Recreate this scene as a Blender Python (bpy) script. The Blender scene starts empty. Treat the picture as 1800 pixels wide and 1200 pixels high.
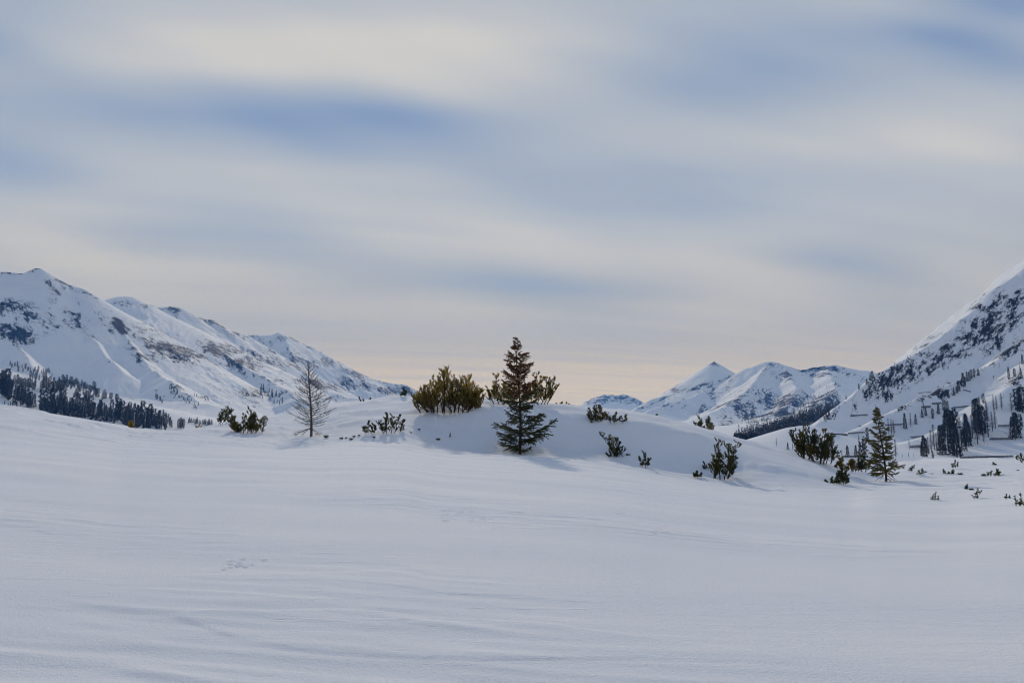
import bpy, math, random
import numpy as np
from math import radians, sin, cos, tan, atan2, pi

scene = bpy.context.scene
COL = scene.collection

# ------------------------------------------------------------------ camera
CAMZ = 1.12
PITCH = math.atan(140 / 1200)
cam_d = bpy.data.cameras.new('camera')
cam_d.sensor_width = 36.0
cam_d.lens = 24.0
cam_d.clip_start = 0.05
cam_d.clip_end = 30000
cam = bpy.data.objects.new('camera', cam_d)
cam.location = (0, 0, CAMZ)
cam.rotation_euler = (pi / 2 + PITCH, 0, 0)
COL.objects.link(cam)
scene.camera = cam

# ------------------------------------------------------------------ exposure
scene.view_settings.view_transform = 'Standard'
scene.view_settings.look = 'None'
scene.view_settings.exposure = 0.0
scene.view_settings.gamma = 1.0
scene.view_settings.use_curve_mapping = False
scene.render.engine = 'CYCLES'
scene.cycles.use_denoising = True
scene.cycles.filter_width = 1.0
scene.cycles.use_adaptive_sampling = True
scene.cycles.adaptive_threshold = 0.02
scene.cycles.adaptive_min_samples = 12
scene.cycles.max_bounces = 4
scene.cycles.diffuse_bounces = 3
scene.cycles.glossy_bounces = 2
scene.cycles.transmission_bounces = 3
scene.cycles.transparent_max_bounces = 6
scene.cycles.volume_bounces = 1

# ------------------------------------------------------------------ projection helpers
CP, SP = cos(PITCH), sin(PITCH)


def ray(px, py):
    """pixel of the 1800x1200 picture -> (X/Y, Z/Y) of the direction in the world"""
    xc = (px - 900) / 1200
    yc = (600 - py) / 1200
    w = CP - yc * SP
    return xc / w, (SP + yc * CP) / w


def at(px, py, depth):
    u, v = ray(px, py)
    return u * depth, depth, CAMZ + v * depth


def azel(px, py):
    u, v = ray(px, py)
    return math.atan2(u, 1), math.atan2(v, math.hypot(u, 1))


# ------------------------------------------------------------------ sun and sky
SUN_AZ = radians(-9.5)
SUN_EL = radians(27.0)
sun_d = bpy.data.lights.new('sun', 'SUN')
sun_d.energy = 1.72
sun_d.angle = radians(2.5)
sun_d.color = (1.0, 0.88, 0.70)
sun = bpy.data.objects.new('sun', sun_d)
sun.rotation_euler = (pi / 2 - SUN_EL, 0, pi - SUN_AZ)
COL.objects.link(sun)

world = bpy.data.worlds.new('World')
scene.world = world
world.use_nodes = True
WT = world.node_tree
for n_ in list(WT.nodes):
    WT.nodes.remove(n_)


class NG:
    """tiny helper to write node trees as expressions"""

    def __init__(self, tree):
        self.t = tree

    def node(self, typ, **kw):
        n = self.t.nodes.new(typ)
        for k, v in kw.items():
            setattr(n, k, v)
        return n

    def put(self, sock, v):
        if isinstance(v, bpy.types.NodeSocket):
            self.t.links.new(v, sock)
        elif v is not None:
            if hasattr(sock.default_value, '__len__') and not hasattr(v, '__len__'):
                v = (v, v, v, 1.0)[:len(sock.default_value)]
            elif hasattr(sock.default_value, '__len__') and len(v) == 3 and len(sock.default_value) == 4:
                v = (*v, 1.0)
            sock.default_value = v

    def m(self, op, a, b=None, c=None, clamp=False):
        n = self.node('ShaderNodeMath', operation=op, use_clamp=clamp)
        self.put(n.inputs[0], a)
        if b is not None:
            self.put(n.inputs[1], b)
        if c is not None:
            self.put(n.inputs[2], c)
        return n.outputs[0]

    def mix(self, f, a, b, typ='MIX'):
        n = self.node('ShaderNodeMix', data_type='RGBA', blend_type=typ, clamp_factor=True)
        self.put(n.inputs[0], f)
        self.put(n.inputs[6], a)
        self.put(n.inputs[7], b)
        return n.outputs[2]

    def noise(self, vec, scale, detail=3.0, rough=0.5, out=0, dist=0.0):
        n = self.node('ShaderNodeTexNoise')
        self.put(n.inputs['Vector'], vec)
        n.inputs['Scale'].default_value = scale
        n.inputs['Detail'].default_value = detail
        n.inputs['Roughness'].default_value = rough
        n.inputs['Distortion'].default_value = dist
        return n.outputs[out]

    def mapping(self, vec, loc=(0, 0, 0), rot=(0, 0, 0), scale=(1, 1, 1)):
        n = self.node('ShaderNodeMapping')
        self.put(n.inputs[0], vec)
        n.inputs['Location'].default_value = loc
        n.inputs['Rotation'].default_value = rot
        n.inputs['Scale'].default_value = scale
        return n.outputs[0]

    def smooth(self, v, lo, hi, a=0.0, b=1.0):
        n = self.node('ShaderNodeMapRange', interpolation_type='SMOOTHSTEP')
        self.put(n.inputs[0], v)
        n.inputs[1].default_value = lo
        n.inputs[2].default_value = hi
        n.inputs[3].default_value = a
        n.inputs[4].default_value = b
        return n.outputs[0]

    def xyz(self, v):
        n = self.node('ShaderNodeSeparateXYZ')
        self.put(n.inputs[0], v)
        return n.outputs

    def comb(self, x, y, z):
        n = self.node('ShaderNodeCombineXYZ')
        for i, q in enumerate((x, y, z)):
            self.put(n.inputs[i], q)
        return n.outputs[0]


def build_world():
    g = NG(WT)
    tc = g.node('ShaderNodeTexCoord')
    d = tc.outputs['Generated']
    x, y, z = g.xyz(d)
    sky = g.node('ShaderNodeTexSky', sky_type='NISHITA', sun_disc=False)
    sky.sun_elevation = SUN_EL
    sky.sun_rotation = SUN_AZ
    sky.altitude = 1700
    sky.air_density = 1.0
    sky.dust_density = 0.1
    sky.ozone_density = 2.0
    az = g.m('ARCTAN2', x, y)
    el = g.m('ARCSINE', z)
    # the cloud sheet lies level overhead: coordinates on that sheet, streaks along X
    zc = g.m('ADD', g.m('MAXIMUM', z, 0.0), 0.09)
    sheet = g.comb(g.m('DIVIDE', x, zc), g.m('DIVIDE', y, zc), 0.0)
    w1 = g.noise(g.mapping(g.mapping(sheet, rot=(0, 0, radians(-18))), scale=(0.35, 1.0, 1.0)), 1.0, 3.0, 0.5, out=1)
    wr, wg, wb = g.xyz(w1)
    yf = g.m('MAXIMUM', y, 0.04)
    uw = g.m('MULTIPLY_ADD', g.m('SUBTRACT', wr, 0.5), 0.10, g.m('DIVIDE', x, yf))
    vw = g.m('MULTIPLY_ADD', g.m('SUBTRACT', wg, 0.5), 0.028, g.m('DIVIDE', z, yf))
    # thick and thin places of the high cloud: direction (as picture x, y) and weight
    banks = [
        (-80, -60, -0.21), (140, -60, -0.03), (360, -60, 0.23), (580, -60, 0.33), (800, -60, 0.24), (1020, -60, 0.21), (1240, -60, -0.09), (1680, -60, -0.62),
        (30, 10, -0.10), (250, 10, 0.10), (470, 10, 0.09), (690, 10, 0.13), (910, 10, 0.14), (1350, 10, -0.07), (1790, 10, -0.41), (-80, 65, -0.39), (140, 65,
        0.12), (360, 65, 0.29), (580, 65, 0.34), (800, 65, 0.39), (1020, 65, 0.16), (1240, 65, -0.12), (1460, 65, -0.18), (1680, 65, -0.40), (30, 115, -0.09),
        (250, 115, 0.16), (470, 115, 0.33), (690, 115, 0.29), (910, 115, 0.19), (1130, 115, -0.04), (1350, 115, -0.24), (1570, 115, -0.09), (1790, 115,
        -0.28), (-80, 160, -0.13), (140, 160, -0.13), (360, 160, -0.12), (580, 160, -0.08), (800, 160, 0.16), (1240, 160, -0.21), (1460, 160, -0.07), (30,
        205, -0.14), (250, 205, -0.26), (470, 205, -0.39), (690, 205, -0.44), (910, 205, -0.12), (1130, 205, -0.06), (1570, 205, 0.10), (1790, 205, 0.12),
        (-80, 255, -0.22), (360, 255, -0.03), (580, 255, -0.25), (800, 255, -0.19), (1240, 255, 0.05), (1460, 255, 0.12), (1680, 255, 0.27), (30, 310, -0.23),
        (250, 310, 0.12), (470, 310, 0.14), (690, 310, 0.09), (910, 310, -0.12), (1130, 310, -0.17), (1350, 310, -0.06), (1790, 310, 0.05), (-80, 365, 0.06),
        (140, 365, 0.16), (360, 365, 0.04), (580, 365, 0.12), (800, 365, 0.09), (1020, 365, -0.06), (1240, 365, -0.15), (1460, 365, 0.03), (1680, 365, 0.05),
        (30, 410, 0.20), (250, 410, -0.13), (470, 410, -0.11), (690, 410, 0.14), (910, 410, 0.22), (1130, 410, 0.07), (1350, 410, 0.14), (1790, 410, 0.02),
        (140, 455, 0.22), (360, 455, 0.14), (800, 455, 0.11), (1020, 455, 0.18), (1240, 455, 0.18), (1460, 455, -0.20), (1680, 455, 0.07), (30, 500, 0.03),
        (250, 500, 0.15), (470, 500, 0.09), (690, 500, -0.08), (910, 500, -0.29), (1130, 500, -0.08), (1350, 500, 0.21), (1570, 500, -0.06), (1790, 500,
        0.09), (360, 545, 0.02), (580, 545, 0.08), (800, 545, 0.19), (1020, 545, 0.02), (1240, 545, 0.18), (1460, 545, 0.04), (1680, 545, 0.04)
    ]
    sx, sy = 1200 / 150.0, 1200 / 37.0
    tl = 0.10                                            # the banks dip slightly to the right
    vec = g.comb(g.m('MULTIPLY', uw, sx), g.m('MULTIPLY', g.m('MULTIPLY_ADD', uw, tl, vw), sy), 0.0)
    total = 0.0
    for (px, py, wgt) in banks:
        u0, v0 = ray(px, py)
        vm = g.node('ShaderNodeVectorMath', operation='SUBTRACT')
        g.put(vm.inputs[0], vec)
        vm.inputs[1].default_value = (u0 * sx, (v0 + tl * u0) * sy, 0)
        dt = g.node('ShaderNodeVectorMath', operation='DOT_PRODUCT')
        WT.links.new(vm.outputs[0], dt.inputs[0])
        WT.links.new(vm.outputs[0], dt.inputs[1])
        e = g.m('POWER', 1 / math.e, dt.outputs['Value'])
        total = g.m('MULTIPLY_ADD', e, wgt, total)
    n1 = g.noise(g.mapping(g.mapping(sheet, rot=(0, 0, radians(-20))), loc=(3.1, 1.7, 0.4), scale=(0.30, 1.5, 1.0)), 1.0, 5.0, 0.55)
    n2 = g.noise(g.mapping(g.mapping(sheet, rot=(0, 0, radians(-15))), loc=(0.3, 5.7, 2.4), scale=(0.42, 4.2, 1.0)), 1.0, 5.0, 0.55)
    streak = g.m('MULTIPLY_ADD', g.m('SUBTRACT', n1, 0.5), 0.30, g.m('MULTIPLY', g.m('SUBTRACT', n2, 0.5), 0.26))
    high = g.smooth(el, radians(30), radians(52))        # thinner cloud, more blue, overhead
    c = g.m('ADD', g.m('ADD', total, streak), g.m('MULTIPLY_ADD', high, -0.42, 0.55), clamp=True)
    # grey-blue where the cloud is thin, cream where it is thick
    col = g.mix(g.smooth(c, -0.15, 0.62), (0.195, 0.287, 0.468), (0.40, 0.455, 0.545))
    col = g.mix(g.smooth(c, 0.42, 1.05), col, (0.615, 0.605, 0.590))
    # lower sky is greyer, then mauve, then warm just above the horizon on the sun's side
    grey = g.mix(g.smooth(c, 0.1, 0.95), (0.295, 0.342, 0.425), (0.495, 0.492, 0.492))
    col = g.mix(g.smooth(el, radians(17), radians(8), 0.0, 0.85), col, grey)
    mauve = g.mix(g.smooth(c, 0.3, 0.9), (0.375, 0.372, 0.42), (0.50, 0.472, 0.43))
    col = g.mix(g.smooth(el, radians(8.5), radians(3.5), 0.0, 0.9), col, mauve)
    side = g.smooth(g.m('ABSOLUTE', g.m('SUBTRACT', az, radians(1))), radians(55), radians(4))
    hz = g.m('MULTIPLY', g.smooth(el, radians(8.0), radians(2.2)), side)
    hz = g.m('MULTIPLY', hz, g.smooth(n2, 0.30, 0.62, 0.5, 1.0))
    col = g.mix(hz, col, (0.62, 0.54, 0.405))
    # the clear sky behind shows where the cloud is thin
    skyc = g.mix(1.0, sky.outputs[0], (0.112, 0.121, 0.126), 'MULTIPLY')
    clear = g.m('MULTIPLY', g.smooth(c, 0.60, 0.0), g.smooth(el, radians(22), radians(46), 0.10, 0.74))
    fin = g.mix(clear, col, skyc)
    bg = g.node('ShaderNodeBackground')
    g.put(bg.inputs[0], fin)
    bg.inputs[1].default_value = 1.0
    out = g.node('ShaderNodeOutputWorld')
    WT.links.new(bg.outputs[0], out.inputs[0])


build_world()

# ------------------------------------------------------------------ noise in numpy


_prm = np.random.default_rng(1234)
_PERM = np.concatenate([_prm.permutation(1024)] * 2).astype(np.int32)
_ANG = _prm.random(1024) * 2 * pi
_GX = np.cos(_ANG).astype(np.float32) * 1.4
_GY = np.sin(_ANG).astype(np.float32) * 1.4


def perlin(x, y, seed=0):
    x = np.asarray(x, float)
    y = np.asarray(y, float)
    xi = np.floor(x)
    yi = np.floor(y)
    xf = (x - xi).astype(np.float32)
    yf = (y - yi).astype(np.float32)
    u = xf * xf * xf * (xf * (xf * 6 - 15) + 10)
    v = yf * yf * yf * (yf * (yf * 6 - 15) + 10)
    xi = (xi.astype(np.int32) + seed * 131) & 1023
    yi = yi.astype(np.int32) & 1023
    p0 = _PERM[xi]
    p1 = _PERM[(xi + 1) & 1023]
    y1 = (yi + 1) & 1023

    def gr(p, yy, dx, dy):
        h = _PERM[p + yy]
        return _GX[h] * (xf - dx) + _GY[h] * (yf - dy)
    a = gr(p0, yi, 0, 0)
    a = a + u * (gr(p1, yi, 1, 0) - a)
    b = gr(p0, y1, 0, 1)
    b = b + u * (gr(p1, y1, 1, 1) - b)
    return a + v * (b - a)


def fbm(x, y, oct=4, seed=0, gain=0.5):
    s = 0
    a = 1.0
    for i in range(oct):
        s = s + a * perlin(x * 2 ** i + 17.3 * i, y * 2 ** i - 9.1 * i, seed + i)
        a *= gain
    return s


def ridged(x, y, oct=4, seed=0):
    s = 0
    a = 1.0
    for i in range(oct):
        s = s + a * (1 - np.abs(perlin(x * 2 ** i + 7.3 * i, y * 2 ** i - 3.1 * i, seed + i)) * 2)
        a *= 0.5
    return s


def sstep(a, b, x):
    t = np.clip((x - a) / (b - a), 0, 1)
    return t * t * (3 - 2 * t)


def pchip(xk, yk, x):
    xk = np.asarray(xk, float)
    yk = np.asarray(yk, float)
    h = np.diff(xk)
    dl = np.diff(yk) / h
    n = len(xk)
    m = np.zeros(n)
    for i in range(1, n - 1):
        if dl[i - 1] * dl[i] > 0:
            w1 = 2 * h[i] + h[i - 1]
            w2 = h[i] + 2 * h[i - 1]
            m[i] = (w1 + w2) / (w1 / dl[i - 1] + w2 / dl[i])
    m[0], m[-1] = dl[0], dl[-1]
    x = np.clip(x, xk[0], xk[-1])
    i = np.clip(np.searchsorted(xk, x) - 1, 0, n - 2)
    t = (x - xk[i]) / h[i]
    return ((1 + 2 * t) * (1 - t) ** 2 * yk[i] + t * (1 - t) ** 2 * h[i] * m[i]
            + t * t * (3 - 2 * t) * yk[i + 1] + t * t * (t - 1) * h[i] * m[i + 1])


def cross(a, b):
    return np.stack([a[..., 1] * b[..., 2] - a[..., 2] * b[..., 1], a[..., 2] * b[..., 0] - a[..., 0] * b[..., 2], a[..., 0] * b[..., 1] - a[..., 1] * b[..., 0]], -1)


# ------------------------------------------------------------------ mesh helpers
MATS = {}


def raw_mesh(name, V, F, mat=None, smooth=False):
    """V (n,3) array, F (m,k) array with k = 3 or 4"""
    V = np.asarray(V, np.float32)
    F = np.asarray(F, np.int32)
    me = bpy.data.meshes.new(name)
    me.vertices.add(len(V))
    me.vertices.foreach_set('co', V.ravel())
    k = F.shape[1]
    me.loops.add(F.size)
    me.loops.foreach_set('vertex_index', F.ravel())
    me.polygons.add(len(F))
    me.polygons.foreach_set('loop_start', np.arange(0, F.size, k, dtype=np.int32))
    if smooth:
        me.polygons.foreach_set('use_smooth', np.ones(len(F), bool))
    me.update(calc_edges=True)
    if mat:
        me.materials.append(MATS[mat])
    return me


def link(name, me, parent=None, loc=None):
    o = bpy.data.objects.new(name, me)
    COL.objects.link(o)
    if parent is not None:
        o.parent = parent
    if loc is not None:
        o.location = loc
    return o


def thing(name, label, cat, loc=(0, 0, 0), rz=0.0, group=None, mesh=None):
    o = link(name, mesh, None, loc)
    o.rotation_euler = (0, 0, rz)
    o['label'] = label
    o['category'] = cat
    if group:
        o['group'] = group
    return o


TUBE_F = {}


class Geo:
    """collects tubes, boxes and needle blades as triangles"""

    def __init__(self):
        self.v = []
        self.f = []
        self.n = 0

    def add(self, V, F):
        V = np.asarray(V, float).reshape(-1, 3)
        F = np.asarray(F, int).reshape(-1, 3)
        self.v.append(V)
        self.f.append(F + self.n)
        self.n += len(V)

    def tube(self, P, R, sides=5):
        P = np.asarray(P, float)
        R = np.asarray(R, float)
        n = len(P)
        T = np.gradient(P, axis=0)
        T /= np.linalg.norm(T, axis=1)[:, None] + 1e-9
        ref = np.where(np.abs(T[:, 2:3]) < 0.9, [[0, 0, 1.0]], [[1.0, 0, 0]])
        A = cross(T, ref)
        A /= np.linalg.norm(A, axis=1)[:, None] + 1e-9
        B = cross(T, A)
        ang = np.arange(sides) / sides * 2 * pi
        V = P[:, None] + R[:, None, None] * (A[:, None] * np.cos(ang)[None, :, None] + B[:, None] * np.sin(ang)[None, :, None])
        key = (n, sides)
        if key not in TUBE_F:
            F = []
            for i in range(n - 1):
                for j in range(sides):
                    a, b = i * sides + j, i * sides + (j + 1) % sides
                    c, d = a + sides, b + sides
                    F += [(a, b, d), (a, d, c)]
            k = (n - 1) * sides
            for j in range(1, sides - 1):
                F.append((k, k + j, k + j + 1))
            TUBE_F[key] = np.array(F)
        self.add(V, TUBE_F[key])

    def box(self, c, ax, ay, az):
        c, ax, ay, az = (np.asarray(q, float) for q in (c, ax, ay, az))
        V = [c + sx * ax + sy * ay + sz * az for sx in (-1, 1) for sy in (-1, 1) for sz in (-1, 1)]
        Q = [(0, 1, 3, 2), (4, 6, 7, 5), (0, 4, 5, 1), (2, 3, 7, 6), (0, 2, 6, 4), (1, 5, 7, 3)]
        F = []
        for a, b, c2, d in Q:
            F += [(a, b, c2), (a, c2, d)]
        self.add(V, F)

    def blades(self, P, D, L, W, rng):
        """needle triangles rooted at P pointing along D"""
        P = np.asarray(P, float)
        D = np.asarray(D, float)
        D = D / (np.linalg.norm(D, axis=1)[:, None] + 1e-9)
        S = cross(D, rng.normal(size=D.shape))
        S /= np.linalg.norm(S, axis=1)[:, None] + 1e-9
        L = np.broadcast_to(np.asarray(L, float), (len(P),))[:, None]
        W = np.broadcast_to(np.asarray(W, float), (len(P),))[:, None]
        V = np.stack([P + S * W, P - S * W, P + D * L], 1).reshape(-1, 3)
        self.add(V, np.arange(len(V)).reshape(-1, 3))

    def plume(self, P, n, L, W, rng, spread=0.9, tip=True):
        """bottle-brush of needles round a polyline"""
        P = np.asarray(P, float)
        t = rng.random(n) * (len(P) - 1)
        i = np.minimum(t.astype(int), len(P) - 2)
        f = (t - i)[:, None]
        B = P[i] * (1 - f) + P[i + 1] * f
        T = P[i + 1] - P[i]
        T = T / (np.linalg.norm(T, axis=1)[:, None] + 1e-9)
        Rn = rng.normal(size=T.shape)
        Rn -= T * np.sum(Rn * T, 1)[:, None]
        Rn /= np.linalg.norm(Rn, axis=1)[:, None] + 1e-9
        k = spread * rng.uniform(0.5, 1.25, n)[:, None]
        self.blades(B, T * 0.8 + Rn * k, L * rng.uniform(0.65, 1.15, n), W, rng)

    def mesh(self, name, mat, smooth=False):
        if not self.v:
            return None
        return raw_mesh(name, np.concatenate(self.v), np.concatenate(self.f), mat, smooth)


# ------------------------------------------------------------------ materials


def material(name):
    m = bpy.data.materials.new(name)
    m.use_nodes = True
    nt = m.node_tree
    g = NG(nt)
    b = nt.nodes['Principled BSDF']
    MATS[name] = m
    return m, g, b


def make_snow_ground():
    m, g, b = material('snow')
    tc = g.node('ShaderNodeTexCoord')
    o = tc.outputs['Object']
    big = g.noise(g.mapping(o, rot=(0, 0, radians(12)), scale=(0.10, 0.5, 0.3)), 1.0, 4.0, 0.55)
    col = g.mix(g.smooth(big, 0.3, 0.7), (0.80, 0.825, 0.865), (0.85, 0.862, 0.885))
    g.put(b.inputs['Base Color'], col)
    b.inputs['Roughness'].default_value = 0.85
    b.inputs['Specular IOR Level'].default_value = 0.04
    # wind crust: fine streaks along the wind, then grain
    st = g.noise(g.mapping(o, rot=(0, 0, radians(12)), scale=(0.8, 5.5, 1.0)), 1.6, 6.0, 0.62)
    gr = g.noise(o, 55.0, 3.0, 0.7)
    patch = g.smooth(g.noise(g.mapping(o, rot=(0, 0, radians(12)), scale=(0.16, 0.42, 1)), 1.0, 3.0, 0.55), 0.38, 0.66)
    sc = g.noise(g.mapping(o, loc=(4.2, 1.3, 0), rot=(0, 0, radians(10)), scale=(0.55, 3.2, 1.0)), 1.5, 5.0, 0.58)
    patch2 = g.smooth(g.noise(g.mapping(o, loc=(7.7, 2.1, 0), rot=(0, 0, radians(10)), scale=(0.20, 0.55, 1)), 1.0, 2.0, 0.5), 0.46, 0.66)
    scarp = g.m('MULTIPLY', g.smooth(sc, 0.555, 0.60), patch2)
    h = g.m('MULTIPLY_ADD', g.m('MULTIPLY', st, patch), 0.026, g.m('MULTIPLY_ADD', scarp, 0.008, g.m('MULTIPLY_ADD', gr, 0.012, g.m('MULTIPLY', g.noise(o, 190.0, 2.0, 0.6), 0.004))))
    bp = g.node('ShaderNodeBump')
    bp.inputs['Strength'].default_value = 0.55
    bp.inputs['Distance'].default_value = 1.0
    g.put(bp.inputs['Height'], h)
    g.t.links.new(bp.outputs[0], b.inputs['Normal'])


def make_mountain(name, fine, streak_rot, rockcol):
    """snow with bare rock where the mesh attribute 'rock' says the wind and steepness keep it bare"""
    m, g, b = material(name)
    tc = g.node('ShaderNodeTexCoord')
    o = tc.outputs['Object']
    at_ = g.node('ShaderNodeAttribute', attribute_name='rock')
    r = at_.outputs['Fac']
    n1 = g.noise(g.mapping(g.mapping(o, rot=(0, streak_rot, 0)), scale=(0.5, 0.5, 2.2)), fine, 6.0, 0.70)
    n2 = g.noise(o, fine * 3.4, 4.0, 0.65)
    v = g.m('ADD', r, g.m('MULTIPLY_ADD', g.m('SUBTRACT', n1, 0.5), 2.1, g.m('MULTIPLY', g.m('SUBTRACT', n2, 0.5), 1.7)))
    f = g.smooth(v, 0.44, 0.58)
    n3 = g.noise(o, fine * 1.3, 5.0, 0.6)
    rock = g.mix(g.smooth(n3, 0.35, 0.68), tuple(c * 0.62 for c in rockcol), tuple(c * 1.5 for c in rockcol))
    snow = g.mix(g.smooth(g.noise(o, fine * 0.25, 4.0, 0.6), 0.3, 0.7), (0.77, 0.805, 0.86), (0.83, 0.85, 0.885))
    g.put(b.inputs['Base Color'], g.mix(f, snow, rock))
    b.inputs['Roughness'].default_value = 0.8
    b.inputs['Specular IOR Level'].default_value = 0.1
    bp = g.node('ShaderNodeBump')
    bp.inputs['Strength'].default_value = 0.7
    bp.inputs['Distance'].default_value = 1.0
    g.put(bp.inputs['Height'], g.m('MULTIPLY', g.m('ADD', n1, g.m('MULTIPLY', f, -0.35)), 0.14 / fine))
    g.t.links.new(bp.outputs[0], b.inputs['Normal'])


def make_needles(name, dark, light, trans):
    m, g, b = material(name)
    oi = g.node('ShaderNodeObjectInfo')
    tc = g.node('ShaderNodeTexCoord')
    n = g.noise(tc.outputs['Object'], 3.2, 3.0, 0.6)
    f = g.m('ADD', g.m('MULTIPLY', oi.outputs['Random'], 0.35), g.m('MULTIPLY', n, 0.75), clamp=True)
    col = g.mix(g.smooth(f, 0.25, 0.85), dark, light)
    g.put(b.inputs['Base Color'], col)
    b.inputs['Roughness'].default_value = 0.55
    b.inputs['Specular IOR Level'].default_value = 0.25
    tr = g.node('ShaderNodeBsdfTranslucent')
    g.put(tr.inputs[0], g.mix(1.0, col, (1.5, 1.25, 0.7), 'MULTIPLY'))
    mx = g.node('ShaderNodeMixShader')
    mx.inputs[0].default_value = trans
    out = [n_ for n_ in g.t.nodes if n_.type == 'OUTPUT_MATERIAL'][0]
    g.t.links.new(b.outputs[0], mx.inputs[1])
    g.t.links.new(tr.outputs[0], mx.inputs[2])
    g.t.links.new(mx.outputs[0], out.inputs[0])


def make_plain(name, c1, c2, scale, rough=0.85, stretch=(1, 1, 1), bump=0.0):
    m, g, b = material(name)
    tc = g.node('ShaderNodeTexCoord')
    n = g.noise(g.mapping(tc.outputs['Object'], scale=stretch), scale, 5.0, 0.62)
    g.put(b.inputs['Base Color'], g.mix(g.smooth(n, 0.32, 0.68), c1, c2))
    b.inputs['Roughness'].default_value = rough
    b.inputs['Specular IOR Level'].default_value = 0.2
    if bump:
        bp = g.node('ShaderNodeBump')
        bp.inputs['Distance'].default_value = bump
        g.put(bp.inputs['Height'], n)
        g.t.links.new(bp.outputs[0], b.inputs['Normal'])


make_snow_ground()
make_mountain('snow_and_rock_wide', 0.105, radians(-36), (0.020, 0.029, 0.048))
make_mountain('snow_and_rock_near', 0.27, radians(40), (0.030, 0.034, 0.046))
make_mountain('snow_and_rock_far', 0.060, radians(24), (0.020, 0.029, 0.050))
make_needles('pine_needles', (0.050, 0.062, 0.018), (0.15, 0.14, 0.036), 0.45)
make_needles('golden_needles', (0.135, 0.125, 0.025), (0.33, 0.265, 0.058), 0.55)
make_needles('spruce_needles', (0.030, 0.046, 0.020), (0.085, 0.098, 0.032), 0.36)
make_needles('brown_needles', (0.085, 0.050, 0.030), (0.18, 0.10, 0.055), 0.42)
make_needles('olive_needles', (0.080, 0.070, 0.018), (0.19, 0.14, 0.036), 0.45)
make_needles('far_needles', (0.008, 0.014, 0.014), (0.020, 0.028, 0.022), 0.05)
make_plain('bark', (0.030, 0.022, 0.017), (0.085, 0.062, 0.045), 14.0, 0.9, (1, 1, 0.3), 0.01)
make_plain('larch_wood', (0.060, 0.052, 0.047), (0.14, 0.12, 0.10), 14.0, 0.9, (1, 1, 0.3), 0.01)
make_plain('far_larch', (0.060, 0.050, 0.046), (0.125, 0.10, 0.085), 2.0, 0.9)
make_plain('steel', (0.022, 0.023, 0.027), (0.055, 0.052, 0.052), 1.5, 0.7)

# ------------------------------------------------------------------ snow ground (one sheet to the horizon)
S = 0.70          # the hillock's control depths are written in units of 0.7 m
VALLEY = -17.0
# px : (foot d, y) (mid d, y) (lip d, y) (crest d, y)
G = {
    -900: ((30, 745), (38, 705), (44, 685), (48, 680)),
    0: ((30, 771), (38, 739), (44, 720), (48, 714)),
    60: ((30, 776), (38, 746), (44, 728), (48, 722)),
    150: ((30, 785), (38, 759), (44, 743), (48, 738)),
    230: ((30, 793), (38, 770), (44, 757), (48, 751)),
    290: ((31, 792), (38, 774), (44, 761), (49, 757)),
    350: ((32, 792), (38, 776), (44, 760), (50, 752)),
    410: ((34, 788), (40, 772), (46, 753), (52, 742)),
    470: ((36, 786), (42, 768), (49, 747), (56, 735)),
    545: ((38, 785), (45, 767), (52, 736), (59, 716)),
    640: ((39, 780), (44, 757), (51, 724), (58, 703)),
    700: ((39, 780), (44, 752), (51, 718), (57, 698)),
    760: ((40.0, 790), (44.8, 759), (49, 719), (56, 697)),
    820: ((41.2, 794), (45.3, 762), (49, 718), (55, 698)),
    870: ((40.6, 797), (44.5, 768), (48, 723), (54, 702)),
    915: ((41.0, 800), (44.7, 770), (48, 727), (53, 705)),
    970: ((41.8, 803), (45.1, 773), (48, 727), (53, 710)),
    1020: ((42.2, 806), (45.3, 776), (48, 730), (53, 712)),
    1060: ((41.8, 811), (44.8, 782), (47.5, 735), (53, 717)),
    1110: ((41.4, 818), (44.4, 788), (47, 737), (53, 724)),
    1160: ((41.0, 828), (43.9, 797), (46.5, 745), (52.5, 734)),
    1220: ((40.2, 838), (43.0, 809), (45.5, 762), (52, 748)),
    1280: ((39.3, 848), (42.1, 823), (44.5, 784), (51.5, 766)),
    1340: ((37.5, 856), (40.4, 837), (43, 805), (50.5, 783)),
    1400: ((36.2, 862), (39.3, 848), (42, 824), (49, 800)),
    1450: ((36.0, 866), (39.2, 854), (42, 834), (48, 816)),
    1490: ((35.4, 870), (39.4, 857), (43, 843), (49, 829)),
    1530: ((33, 873), (39, 859), (46, 845), (56, 827)),
    1580: ((32, 876), (42, 852), (55, 829), (72, 811)),
    1650: ((31, 878), (44, 847), (60, 822), (80, 806)),
    1720: ((31, 873), (44, 845), (60, 822), (82, 805)),
    1800: ((30, 868), (44, 841), (60, 821), (82, 805)),
    2000: ((30, 860), (44, 838), (60, 820), (82, 806)),
    2800: ((30, 850), (44, 830), (60, 815), (82, 805)),
}
U_LO, U_HI, NU = -1.5, 1.6, 1300
ND = 1500
LUT_U = np.linspace(U_LO, U_HI, NU)
LUT_L = np.linspace(math.log(0.5), math.log(6000), ND)


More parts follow.
